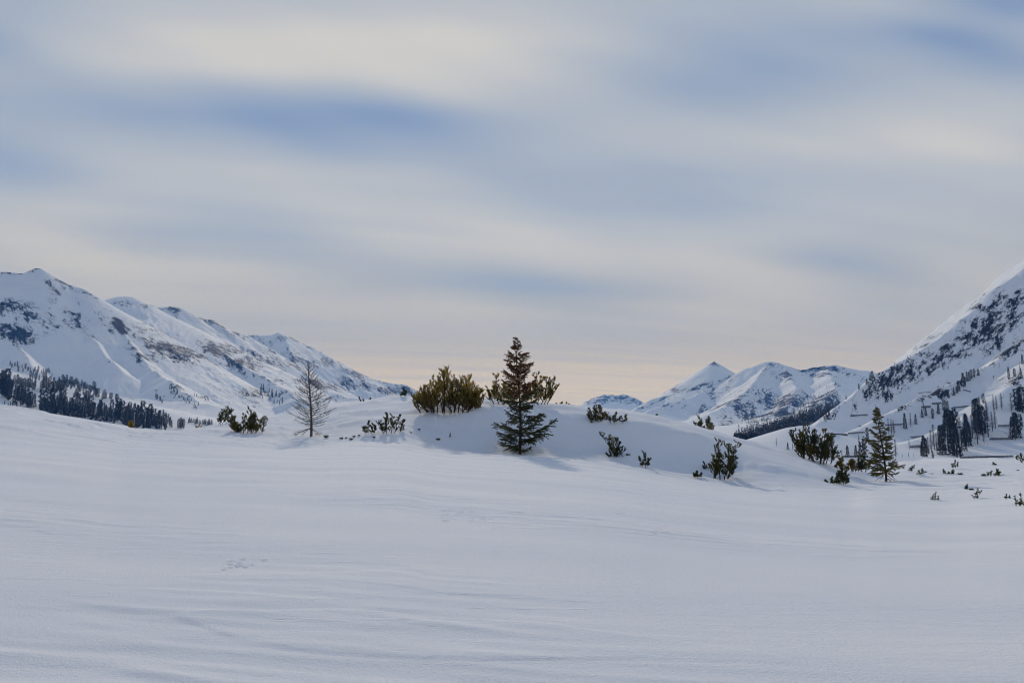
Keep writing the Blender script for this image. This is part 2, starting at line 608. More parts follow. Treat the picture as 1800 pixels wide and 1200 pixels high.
def build_lut():
    pxs = sorted(G)
    us = [(p - 900) / 1200 / 1.008 for p in pxs]
    keys = []
    for k in range(4):
        dk = pchip(us, [G[p][k][0] for p in pxs], LUT_U) * S
        yk = pchip(us, [G[p][k][1] for p in pxs], LUT_U)
        zk = []
        for j in range(NU):
            v = ray(900, yk[j])[1]
            zk.append(CAMZ + v * dk[j])
        keys.append((dk, np.array(zk)))
    D = np.exp(LUT_L)
    Z = np.zeros((NU, ND))
    for j in range(NU):
        f, m, l, c = [(k[0][j], k[1][j]) for k in keys]
        q = lambda d: f[1] * max(0, (d - 3) / (f[0] - 3)) ** 1.15
        xs = [0.0, 3.0, 7.0, 13.0, f[0], m[0], l[0], c[0], c[0] + 6, c[0] + 25, 150, 280, 9000]
        zs = [0.0, 0.0, q(7.0), q(13.0), f[1], m[1], l[1], c[1], c[1] - 0.9, min(c[1] - 5.5, -5), -12.5, VALLEY, VALLEY]
        Z[j] = pchip(xs, zs, D)
    # relax the columns a little so keys do not show as facets
    for _ in range(14):
        Z[1:-1] = 0.25 * Z[:-2] + 0.5 * Z[1:-1] + 0.25 * Z[2:]
    for _ in range(3):
        Z[:, 1:-1] = 0.25 * Z[:, :-2] + 0.5 * Z[:, 1:-1] + 0.25 * Z[:, 2:]
    return Z


LUT = build_lut()
RNG = np.random.default_rng(5)
# hare tracks and scuffed crust: (px, py, spread px, spread py, count)
DENTS = []
for (px, py, sx, sy, n) in ((808, 906, 26, 6, 26), (850, 911, 6, 2, 4), (425, 992, 20, 5, 13), (1162, 932, 12, 2, 8), (905, 901, 10, 1.5, 4), (1085, 902, 3, 1, 3)):
    for _ in range(n):
        DENTS.append((px + RNG.normal() * sx, py + RNG.normal() * sy, RNG.uniform(0.014, 0.032) * (0.8 if py > 950 else 1.1), RNG.uniform(0.012, 0.024)))


def ground_smooth(X, Y):
    X = np.asarray(X, float)
    Y = np.asarray(Y, float)
    Yc = np.maximum(Y, 0.6)
    u = np.clip(X / Yc, U_LO, U_HI)
    lu = (u - U_LO) / (U_HI - U_LO) * (NU - 1)
    ll = (np.log(Yc) - LUT_L[0]) / (LUT_L[-1] - LUT_L[0]) * (ND - 1)
    i = np.clip(lu.astype(int), 0, NU - 2)
    j = np.clip(ll.astype(int), 0, ND - 2)
    a = lu - i
    b = np.clip(ll - j, 0, 1)
    return (LUT[i, j] * (1 - a) + LUT[i + 1, j] * a) * (1 - b) + (LUT[i, j + 1] * (1 - a) + LUT[i + 1, j + 1] * a) * b


WIND = radians(-12)


def ground_detail(X, Y):
    """drifts and sastrugi along the wind"""
    a = X * cos(WIND) + Y * sin(WIND)
    c = -X * sin(WIND) + Y * cos(WIND)
    r = np.hypot(X, Y)
    fade = 1 - sstep(60, 120, r)
    drift = 0.023 * perlin(a / 9.0, c / 2.6, 11) + 0.035 * perlin(a / 4.0 + 3, c / 1.1, 12)
    # rippled crust in patches; strongest on the left of the path
    patch = sstep(0.08, 0.6, perlin(a / 7.0 + 2, c / 2.4 - 1, 13) + 0.6 * np.exp(-((X + 2.0) / 2.2) ** 2 - ((Y - 3.6) / 1.6) ** 2))
    w = perlin(a / 1.5, c / 0.5, 14) * 0.6
    q = perlin(a / 0.75 + w, c / 0.13 + w, 15)
    rip = np.maximum(q, -0.15) * 0.011 + 0.010 * perlin(a / 1.9, c / 0.24 + w, 16)
    # small wind scarps: sharp lips with a gentle tail
    k = perlin(a / 2.6, c / 0.55, 17) + 0.25 * perlin(a / 0.9, c / 0.3, 18)
    scarp = sstep(0.28, 0.34, k) * (0.6 - 0.9 * np.clip(k - 0.34, 0, 0.6)) * 0.013
    near = 1 - sstep(12, 30, r)
    lip = perlin(a / 2.8 + 5, c / 0.8, 21) + 0.3 * perlin(a / 0.9, c / 0.35, 22)
    hill = sstep(20, 30, Y) * (0.06 * perlin(X / 3.1, Y / 1.7, 19) + 0.05 * perlin(a / 2.2, c / 0.6, 20) + 0.09 * sstep(0.22, 0.34, lip) * np.clip(1.1 - lip, 0.2, 1))
    return fade * (drift * (0.45 + 0.55 * sstep(2, 14, r)) + (rip * patch + scarp * (0.08 + 0.92 * patch)) * (0.25 + 0.75 * near) + hill)


def ground_z(X, Y):
    return ground_smooth(X, Y) + ground_detail(np.asarray(X, float), np.asarray(Y, float))


def ground_hit(px, py, dmin=2.5, dmax=70.0):
    u, v = ray(px, py)
    d = np.linspace(dmin, dmax, 1600)
    z = ground_z(u * d, d)
    k = np.argmax(z >= CAMZ + v * d)
    if z[k] < CAMZ + v * d[k]:
        # ray passes over the ground: take the point that comes closest
        k = np.argmin(CAMZ + v * d - z)
    return u * d[k], d[k], z[k]


def ground_col(px, depth):
    u = (px - 900) / 1200 / 1.006
    X, Y = u * depth, depth
    return X, Y, float(ground_z(X, Y))


def build_ground():
    AY = -2.5
    fr = np.linspace(-radians(46), radians(46), 720)
    sd = np.concatenate([np.linspace(radians(46), radians(314), 110)[1:-1]])
    th = np.concatenate([fr, sd])
    R = np.concatenate([[0.25, 0.8, 1.4], np.exp(np.linspace(math.log(2.0), math.log(5), 70))[:-1], np.exp(np.linspace(math.log(5), math.log(14), 290))[:-1], np.exp(np.linspace(math.log(14), math.log(62), 190)), np.exp(np.linspace(math.log(62), math.log(5200), 62))[1:]])
    TH, RR = np.meshgrid(th, R, indexing='ij')
    X = RR * np.sin(TH)
    Y = AY + RR * np.cos(TH)
    Z = ground_z(X, Y)
    nt, nr = Z.shape
    V = np.stack([X, Y, Z], -1).reshape(-1, 3)
    # press the tracks in
    for (px, py, r, dp) in DENTS:
        u, v = ray(px, py)
        h = ground_hit(px, py, 2.5, 20)
        d2 = ((V[:, 0] - h[0]) / r) ** 2 + ((V[:, 1] - h[1]) / (r * 1.8)) ** 2
        k = d2 < 9
        V[k, 2] += -dp * np.exp(-d2[k]) + dp * 0.35 * np.exp(-(np.sqrt(d2[k]) - 1.5) ** 2 * 4)
    i = np.arange(nt)[:, None]
    j = np.arange(nr - 1)[None, :]
    i2 = (i + 1) % nt
    F = np.stack([i * nr + j, i2 * nr + j, i2 * nr + j + 1, i * nr + j + 1], -1).reshape(-1, 4)
    F = F[:, ::-1]
    V = np.concatenate([V, [[0, AY, float(ground_z(0, AY))]]])
    me = raw_mesh('snow_ground', V, F, 'snow', True)
    o = link('snow_ground', me)
    o['kind'] = 'structure'
    o['label'] = 'wind-rippled snow field rising to a rounded hillock'
    return o


GROUND = build_ground()
WELLS = []            # (x, y, radius) of plant feet


def press_wells():
    """wind scoops and little lee drifts round the plant feet"""
    me = GROUND.data
    V = np.empty(len(me.vertices) * 3, np.float32)
    me.vertices.foreach_get('co', V)
    V = V.reshape(-1, 3)
    idx = np.where((V[:, 1] > 15) & (V[:, 1] < 70) & (np.abs(V[:, 0]) < 60))[0]
    W = V[idx]
    for i, (x, y, r) in enumerate(WELLS):
        d2 = ((W[:, 0] - x) / r) ** 2 + ((W[:, 1] - y) / (r * 1.2)) ** 2
        e2 = ((W[:, 0] - x - r * 1.3) / (r * 1.5)) ** 2 + ((W[:, 1] - y + r * 0.5) / (r * 0.7)) ** 2
        W[:, 2] += -0.20 * r * np.exp(-d2) + 0.17 * r * np.exp(-e2)
    V[idx] = W
    me.vertices.foreach_set('co', V.ravel())
    me.update()


# ------------------------------------------------------------------ mountains


def rows(d0, d1, nd):
    if isinstance(nd, int):
        return np.exp(np.linspace(math.log(d0), math.log(d1), nd))
    out = [np.array([d0])]
    for (e, n) in nd:
        out.append(np.exp(np.linspace(math.log(out[-1][-1]), math.log(e), n + 1))[1:])
    return np.concatenate(out)


class Massif:
    def __init__(self, name, label, mat, px0, px1, nu, d0, d1, nd, ridges, base, rough, lam, seed, rocks, strat, rockrough, toe, tex, crest, jag):
        self.u = np.linspace((px0 - 900) / 1200, (px1 - 900) / 1200, nu)
        self.d = rows(d0, d1, nd)
        U, D = np.meshgrid(self.u, self.d, indexing='ij')
        X, Y = U * D, D
        H = np.full(X.shape, base - 3.0)
        DM = np.full(X.shape, 1e9)
        for ri, (pts, slope, gully, gl, floor) in enumerate(ridges):
            P = np.array([at(*p) for p in pts])
            s0 = 0.0
            for k in range(len(P) - 1):
                a, b = P[k], P[k + 1]
                ab = b[:2] - a[:2]
                L = np.hypot(*ab)
                t = np.clip(((X - a[0]) * ab[0] + (Y - a[1]) * ab[1]) / (L * L), 0, 1)
                dist = np.hypot(X - a[0] - t * ab[0], Y - a[1] - t * ab[1])
                dist = np.sqrt(dist * dist + crest * crest) - crest
                zr = a[2] + t * (b[2] - a[2])
                s = s0 + t * L
                sv = np.linspace(s0, s0 + L, 64)
                gv = perlin(sv / gl, sv * 0 + ri * 7.7, seed + 50 + ri) + 0.5 * perlin(sv / gl * 2.3, sv * 0 + ri * 3.1, seed + 60 + ri)
                gv = gv + 0.40 * perlin(sv / gl * 5.1, sv * 0 + ri * 4.3, seed + 70 + ri)
                gn = np.interp(s, sv, gv)
                zr = zr + jag * np.interp(s, sv, perlin(sv / (jag * 14), sv * 0 + ri * 1.7, seed + 90) + 0.6 * perlin(sv / (jag * 5), sv * 0 + ri * 2.7, seed + 91) - 0.2)
                de = dist * np.clip(1 + gully * gn, 0.35, 2.0)
                fl = base if floor is None else floor
                e = (zr - slope * de - fl) / toe
                h = fl + toe * np.where(e > 30, e, np.log1p(np.exp(np.minimum(e, 30))))
                H = np.maximum(H, h)
                DM = np.minimum(DM, dist)
                s0 += L
        am = np.minimum(DM / (lam * 1.5), 1.0)
        H = H + rough * am * fbm(X / lam, Y / lam, 5, seed) * np.clip((H - base) / (12 * rough), 0.12, 1)
        self.X, self.Y = X, Y
        self.H = H
        self.base = base
        # rock regions, written where they stand on the slope
        R = np.zeros(X.shape)
        for (px, py, rx, ry, w, tilt) in rocks:
            p = self.hit(px, py)
            if p is None:
                continue
            k = p[1] / 1200.0
            t = radians(tilt)
            dx = (X - p[0]) / k
            dz = -(H - p[2]) / k
            al = (dx * cos(t) + dz * sin(t)) / rx
            ac = (-dx * sin(t) + dz * cos(t)) / ry
            dep = ((Y - p[1]) / (0.30 * p[1])) ** 2
            R = R + w * np.exp(-(al * al + ac * ac) - dep)
        R = -0.245 + 1.02 * (1 - np.exp(-1.2 * R))
        # strata: streaks that follow the dip of the beds
        ta, lx, lz, amp = strat
        t = radians(ta)
        al = X * cos(t) - H * sin(t)
        ac = X * sin(t) + H * cos(t)
        R = R + amp * fbm(al / lx, ac / lz, 4, seed + 31, 0.6)
        # crests are blown bare
        R = R + 0.42 * np.exp(-DM / (lam * 0.10)) * (0.6 + 0.8 * perlin(X / lam * 3, Y / lam * 3, seed + 77))
        R = np.where(H < base + 3, -0.6, R)
        rk = sstep(0.1, 0.6, R)
        self.H = H + rockrough * rk * (ridged(al / lx * 3.0, ac / lz * 2.0, 4, seed + 41) - 1.0) * am
        ta_, tl, tz = tex
        st = np.clip((H - base - 8) / 40, 0, 1) * am
        self.H = self.H + ta_ * st * (fbm(al / tl, ac / tz, 3, seed + 55, 0.6) + 0.6 * fbm(X / tz / 3, Y / tz / 3, 3, seed + 56))
        V = np.stack([X, Y, self.H], -1).reshape(-1, 3)
        n, mdim = X.shape
        i = np.arange(n - 1)[:, None]
        j = np.arange(mdim - 1)[None, :]
        F = np.stack([i * mdim + j, (i + 1) * mdim + j, (i + 1) * mdim + j + 1, i * mdim + j + 1], -1).reshape(-1, 4)
        me = raw_mesh(name, V, F, mat, True)
        at_ = me.attributes.new('rock', 'FLOAT', 'POINT')
        at_.data.foreach_set('value', R.reshape(-1).astype(np.float32))
        o = link(name, me)
        o['kind'] = 'structure'
        o['label'] = label
        self.o = o

    def column(self, u):
        f = (u - self.u[0]) / (self.u[-1] - self.u[0]) * (len(self.u) - 1)
        i = int(np.clip(f, 0, len(self.u) - 2))
        a = np.clip(f - i, 0, 1)
        return self.H[i] * (1 - a) + self.H[i + 1] * a

    def hit(self, px, py):
        u, v = ray(px, py)
        z = self.column(u)
        zz = CAMZ + v * self.d
        k = np.argmax(z >= zz)
        if z[k] < zz[k]:
            return None
        if k > 0:
            e0 = zz[k - 1] - z[k - 1]
            e1 = z[k] - zz[k]
            t = e0 / (e0 + e1 + 1e-9)
            d = self.d[k - 1] + t * (self.d[k] - self.d[k - 1])
        else:
            d = self.d[0]
        return np.array([u * d, d, float(np.interp(d, self.d, z))])


LEFT = Massif(
    'mountain', 'snowy mountain range with rock-streaked ridges descending to the right', 'snow_and_rock_wide',
    -260, 800, 640, 330, 3300, [(880, 110), (1620, 260), (3300, 190)],
    [
        # front ridge: skyline on the far left, then its spur runs down to the right
        ([(-500, 470, 1250), (-250, 452, 1350), (-60, 470, 1480), (0, 477, 1500), (30, 481, 1500), (50, 480, 1500), (64, 468, 1500), (72, 469, 1500), (88, 482, 1500), (105, 493, 1500), (130, 505, 1500), (148, 509, 1500), (166, 524, 1490),
          (187, 538, 1480), (214, 579, 1400), (239, 615, 1320), (262, 643, 1250), (294, 668, 1160), (330, 692, 1060), (365, 722, 960)], 0.62, 0.34, 190, None),
        # rib on the front face
        ([(66, 484, 1500), (110, 532, 1425), (150, 579, 1340), (190, 627, 1250), (215, 655, 1180)], 0.62, 0.3, 90, None),
        ([(-60, 524, 1360), (20, 590, 1240), (40, 616, 1190), (60, 646, 1120)], 0.68, 0.3, 90, None),
        # second ridge, further back
        ([(150, 545, 2000), (187, 533, 2000), (205, 523, 2000), (222, 522, 2000), (232, 521, 2000), (246, 537, 2020), (262, 535, 2050), (285, 540, 2080), (300, 538, 2080), (318, 540, 2100), (345, 556, 2120), (372, 563, 2150), (400, 578, 2200), (430, 587, 2250)], 0.60, 0.3, 200, None),
        ([(285, 541, 2080), (320, 570, 2000), (355, 593, 1930), (390, 620, 1850), (417, 637, 1780), (458, 658, 1680), (496, 681, 1560), (540, 706, 1420)], 0.58, 0.3, 160, None),
        # rounded end of the range
        ([(430, 587, 2500), (460, 587, 2500), (490, 584, 2500), (510, 592, 2520), (560, 615, 2560), (610, 645, 2600), (650, 664, 2640), (690, 672, 2680), (712, 675, 2700), (728, 688, 2720), (760, 715, 2740)], 0.62, 0.26, 200, None),
        ([(500, 588, 2500), (520, 640, 2250), (560, 680, 2050), (620, 700, 1900), (700, 706, 1850), (760, 712, 1850)], 0.5, 0.3, 140, None),
        # wooded bench below
        ([(-400, 610, 760), (-100, 632, 790), (0, 646, 800), (60, 662, 800), (140, 686, 790), (210, 704, 770), (300, 735, 730), (380, 760, 700)], 0.30, 0.2, 110, None),
        ([(180, 690, 930), (250, 700, 930), (330, 707, 920), (390, 724, 900), (450, 745, 880)], 0.3, 0.2, 110, None),
    ],
    VALLEY, 13.0, 150.0, 3,
    [(20, 545, 55, 20, 0.8, 18), (25, 585, 40, 15, 1.7, 22), (8, 540, 26, 14, 0.9, 10), (70, 560, 45, 16, 0.55, 30), (90, 490, 60, 8, 0.45, 30), (110, 545, 70, 14, 0.40, 42),
     (160, 560, 70, 10, 0.30, 45), (205, 600, 70, 7, 0.30, 45), (245, 630, 22, 7, 0.7, 45), (208, 577, 20, 8, 0.3, 45), (225, 535, 45, 10, 0.75, 5), (260, 600, 40, 7, 0.6, 28), (300, 620, 40, 8, 0.65, 30), (335, 635, 28, 7, 0.6, 25), (150, 510, 40, 9, 0.55, 35),
     (310, 545, 40, 8, 0.5, 20), (390, 575, 45, 9, 0.55, 22), (370, 605, 50, 10, 0.45, 30), (430, 640, 50, 7, 0.4, 32),
     (450, 620, 30, 20, 0.85, -40), (505, 640, 35, 22, 1.0, -20), (480, 600, 40, 14, 0.5, -30), (590, 680, 35, 14, 1.0, -5), (620, 670, 30, 14, 0.7, 10), (560, 620, 70, 9, 0.42, 32),
     (640, 660, 60, 9, 0.4, 22), (700, 685, 30, 10, 0.9, -5), (570, 700, 30, 8, 0.6, 0), (440, 690, 50, 12, 0.5, 35), (340, 690, 30, 10, 0.4, 35), (530, 600, 50, 10, 0.4, 30), (720, 690, 20, 10, 0.6, 0)],
    (40, 75.0, 16.0, 0.34), 9.0, 22.0, (5.0, 60.0, 10.0), 1.5, 5.0)

FAR = Massif(
    'mountain', 'distant pointed snow peak with a broad rocky shoulder to its right', 'snow_and_rock_far',
    960, 1760, 480, 620, 5200, [(1700, 110), (3100, 200), (5200, 70)],
    [
        ([(1090, 735, 2750), (1140, 706, 2850), (1180, 688, 2950), (1205, 674, 3000), (1228, 654, 3000), (1244, 640, 3000), (1255, 634, 3000), (1266, 641, 3000), (1280, 650, 3000), (1297, 660, 3000)], 0.62, 0.2, 260, None),
        ([(1255, 634, 3000), (1262, 668, 2900), (1225, 692, 2700), (1180, 708, 2500), (1130, 728, 2300)], 0.62, 0.25, 200, None),
        ([(1285, 668, 2900), (1305, 650, 2850), (1325, 642, 2850), (1345, 635, 2850), (1358, 634, 2850), (1375, 640, 2850), (1390, 645, 2850), (1415, 648, 2870), (1428, 644, 2880), (1450, 643, 2900), (1466, 641, 2900), (1480, 643, 2900), (1510, 649, 2900), (1530, 654, 2900), (1570, 664, 2900), (1640, 680, 2900), (1740, 690, 2900)], 0.60, 0.3, 230, None),
        ([(1350, 635, 2850), (1335, 660, 2700), (1310, 688, 2450), (1280, 712, 2150), (1240, 735, 1850)], 0.60, 0.25, 180, None),
        ([(1375, 640, 2850), (1400, 680, 2500), (1390, 712, 2100), (1350, 740, 1650)], 0.55, 0.3, 170, None),
        ([(1450, 643, 2900), (1470, 680, 2400), (1440, 715, 1700), (1400, 745, 1200), (1330, 772, 950)], 0.48, 0.3, 150, None),
        ([(1620, 675, 2800), (1560, 690, 2000), (1490, 722, 1250), (1420, 752, 900), (1340, 782, 780)], 0.45, 0.3, 120, None),
        # far hill behind the gap
        ([(990, 722, 4400), (1020, 708, 4400), (1045, 697, 4400), (1062, 691, 4400), (1075, 690, 4400), (1085, 693, 4400), (1095, 691, 4400), (1112, 697, 4400), (1135, 707, 4400), (1170, 724, 4400)], 0.6, 0.3, 200, None),
    ],
    VALLEY, 20.0, 210.0, 9,
    [(1075, 702, 50, 9, 1.0, 5), (1105, 703, 24, 8, 0.9, 20), (1048, 704, 20, 7, 0.7, -10), (1255, 640, 16, 7, 0.8, 0), (1215, 682, 30, 6, 0.8, -20), (1160, 703, 40, 6, 0.7, -22), (1285, 668, 20, 8, 0.75, -20), (1365, 645, 22, 12, 0.6, 40),
     (1340, 692, 35, 9, 0.85, -15), (1300, 715, 25, 16, 0.85, -35), (1320, 725, 40, 12, 0.65, -30), (1360, 705, 45, 10, 0.95, -15), (1440, 660, 45, 12, 0.75, 30), (1430, 648, 30, 7, 0.6, 0), (1480, 655, 45, 10, 0.55, 30), (1390, 700, 40, 14, 0.6, -20), (1370, 725, 60, 10, 0.6, -15),
     (1270, 735, 40, 10, 0.45, -20), (1240, 715, 50, 14, 0.4, -30), (1380, 665, 40, 14, 0.45, 30), (1190, 715, 40, 8, 0.4, -20), (1510, 660, 40, 8, 0.5, 20), (1330, 740, 60, 10, 0.5, -10), (1455, 690, 40, 10, 0.45, -25), (1300, 690, 40, 12, 0.4, -25)],
    (-25, 110.0, 28.0, 0.34), 12.0, 30.0, (10.0, 100.0, 20.0), 2.5, 8.5)

RIGHT = Massif(
    'mountain', 'steep snowy mountainside with broken cliffs and avalanche fences', 'snow_and_rock_near',
    1300, 2150, 560, 170, 900, 420,
    [
        ([(2300, 60, 720), (2000, 300, 660), (1850, 425, 615), (1800, 470, 600), (1770, 492, 595), (1745, 512, 590), (1720, 535, 585), (1690, 560, 580), (1665, 582, 576), (1640, 600, 572), (1600, 626, 566), (1560, 646, 560), (1535, 661, 552), (1518, 676, 545), (1500, 692, 535), (1470, 718, 515), (1440, 742, 495), (1405, 766, 470), (1365, 790, 450)], 0.95, 0.16, 60, None),
        # cliff shoulder
        ([(1800, 590, 505), (1740, 640, 490), (1700, 660, 485), (1640, 690, 470), (1580, 715, 455), (1520, 748, 440), (1450, 785, 420)], 0.62, 0.15, 60, None),
        ([(1900, 540, 500), (1850, 610, 470), (1800, 655, 455), (1760, 690, 440), (1700, 735, 420), (1640, 770, 400), (1580, 797, 385)], 0.55, 0.15, 60, None),
        # knoll in the valley mouth
        ([(1350, 797, 215), (1378, 768, 215), (1395, 758, 215), (1420, 757, 215), (1450, 766, 220), (1480, 786, 220)], 0.40, 0.2, 30, None),
    ],
    VALLEY, 3.4, 42.0, 21,
    [(1770, 560, 65, 20, 0.9, -42), (1790, 530, 40, 14, 0.8, -42), (1740, 545, 40, 12, 0.55, -50), (1725, 580, 45, 14, 0.7, -38), (1690, 605, 40, 14, 0.75, -32), (1655, 625, 35, 12, 0.6, -30), (1745, 605, 45, 12, 0.65, -40), (1700, 590, 60, 18, 0.25, -38),
     (1570, 665, 35, 16, 1.1, -40), (1540, 680, 28, 14, 0.9, -40), (1600, 660, 35, 14, 0.8, -30), (1640, 645, 40, 10, 0.55, -30), (1500, 712, 20, 9, 0.9, -45), (1560, 697, 16, 13, 0.95, -45), (1530, 700, 24, 10, 0.55, -45), (1610, 640, 45, 9, 0.5, -30), (1470, 733, 18, 6, 0.6, -40), (1450, 737, 15, 6, 0.5, -30),
     (1680, 640, 40, 8, 0.4, -30), (1750, 530, 60, 6, 0.35, -40), (1760, 670, 50, 6, 0.3, -30), (1630, 605, 50, 3, 0.5, -35), (1700, 545, 60, 3, 0.5, -40), (1725, 540, 10, 3, 0.3, -40), (1780, 690, 40, 8, 0.25, -20)],
    (-42, 14.0, 4.0, 0.38), 3.2, 8.0, (1.3, 16.0, 3.5), 2.0, 2.0)

# ------------------------------------------------------------------ near plants


def unit(v):
    v = np.asarray(v, float)
    return v / (np.linalg.norm(v) + 1e-9)


def curve_up(p, d, L, n, up, rng, wob=0.06):
    P = [np.array(p, float)]
    d = unit(d)
    for i in range(n):
        d = unit(d + np.array([0, 0, up / n]) + rng.normal(size=3) * wob)
        P.append(P[-1] + d * L / n)
    return np.array(P)


def mountain_pine(name, label, px, py, wpx, hpx, seed, stems=7, lean=0.0, mats=('pine_needles',), depth=None, plume=1.0, cat='shrub', group=None, density=1.0, sink=0.0, tilt=0.0, dense=1.0, flat=1.0):
    """dwarf mountain pine: stems fan out from the snow and turn upward, each shoot a brush of needles.
    lean shears the bush sideways (1 = 45 degrees to the right)"""
    rng = np.random.default_rng(seed)
    p = ground_col(px, depth) if depth else ground_hit(px, py)
    k = math.hypot(p[1], 0) / 1200.0
    H, Wd = hpx * k, wpx * k
    root = thing(name, label, cat, (p[0], p[1], p[2] - sink - 0.02 * Wd), group=group)
    if wpx > 6:
        WELLS.append((p[0], p[1], max(0.12, Wd * 0.42)))
    pl = 5.0 * k * plume            # brush thickness in metres
    skirt = stems // 3 if stems > 8 else 0      # low shoots that lie out over the snow
    for s in range(stems + skirt):
        f = (s + 0.5) / stems * 2 - 1 if stems > 1 else 0.0
        if s >= stems:
            f = rng.uniform(-1.05, 1.05)
        f += rng.uniform(-0.6, 0.6) / stems
        bx = f * Wd * rng.uniform(0.28, 0.46)
        by = rng.uniform(-0.25, 0.25) * Wd * flat
        top = H * (1 - 0.42 * abs(f) ** 1.7) * rng.uniform(0.62, 1.0)
        if s == stems // 3:
            top = H
        if s >= stems:
            top = H * rng.uniform(0.18, 0.45)
        tx = f * Wd * 0.5 + lean * top
        d0 = np.array([(tx - bx) * 1.25, rng.uniform(-0.5, 0.5) * Wd * 0.4 * flat, top * 0.62])
        L = math.hypot(tx - bx, top) * 1.06
        P = curve_up((bx, by, -0.06), d0, L, 8, 0.55, rng, 0.09)
        P[1:, 2] *= (top - pl * 0.25) / max(P[-1, 2], 0.05)
        wood, nd = Geo(), Geo()
        r0 = max(0.012, 0.022 * H) * 0.7
        wood.tube(P, np.linspace(r0, r0 * 0.3, len(P)), 5)
        shoots = [P[-4:]]
        nb = int((8.5 + 6.5 * H) * density)
        for b in range(nb):
            t = 0.06 + 0.86 * (b + rng.random()) / nb
            i = min(int(t * 8), 7)
            q = P[i] + (P[i + 1] - P[i]) * (t * 8 - i)
            a = rng.uniform(0, 2 * pi)
            out = np.array([cos(a) * 1.1, sin(a) * 0.8, rng.uniform(0.05, 0.75)])
            Lb = H * rng.uniform(0.15, 0.33) * (1.1 - 0.45 * t)
            B = curve_up(q, out + np.array([lean * 0.6, 0, 0]), Lb, 5, 1.5, rng, 0.09)
            B[:, 2] = np.maximum(B[:, 2], 0.02 + pl * 0.15)
            wood.tube(B, np.linspace(r0 * 0.40, r0 * 0.16, len(B)), 4)
            shoots.append(B[2:])
            for c in range(rng.integers(1, 4)):
                t2 = rng.uniform(0.3, 0.8)
                j = min(int(t2 * 5), 4)
                q2 = B[j] + (B[j + 1] - B[j]) * (t2 * 5 - j)
                a = rng.uniform(0, 2 * pi)
                C = curve_up(q2, np.array([cos(a), sin(a), rng.uniform(0.0, 0.8)]), Lb * rng.uniform(0.3, 0.65), 3, 1.0, rng, 0.10)
                wood.tube(C, np.linspace(r0 * 0.25, r0 * 0.12, len(C)), 3)
                shoots.append(C[1:])
        for sh in shoots:
            Ls = np.sum(np.linalg.norm(np.diff(sh, axis=0), axis=1))
            n = int(np.clip(Ls / pl * 40, 20, 80) * dense)
            nd.plume(sh, n, pl * 0.60, pl * 0.058, rng, 0.95)
        mat = mats[rng.integers(len(mats))]
        bo = link('branch', wood.mesh('branch', 'bark', True), root)
        no = link('needles', nd.mesh('needles', mat), bo)
        no['kind'] = 'stuff'
    root.rotation_euler = (0, tilt, 0)
    return root


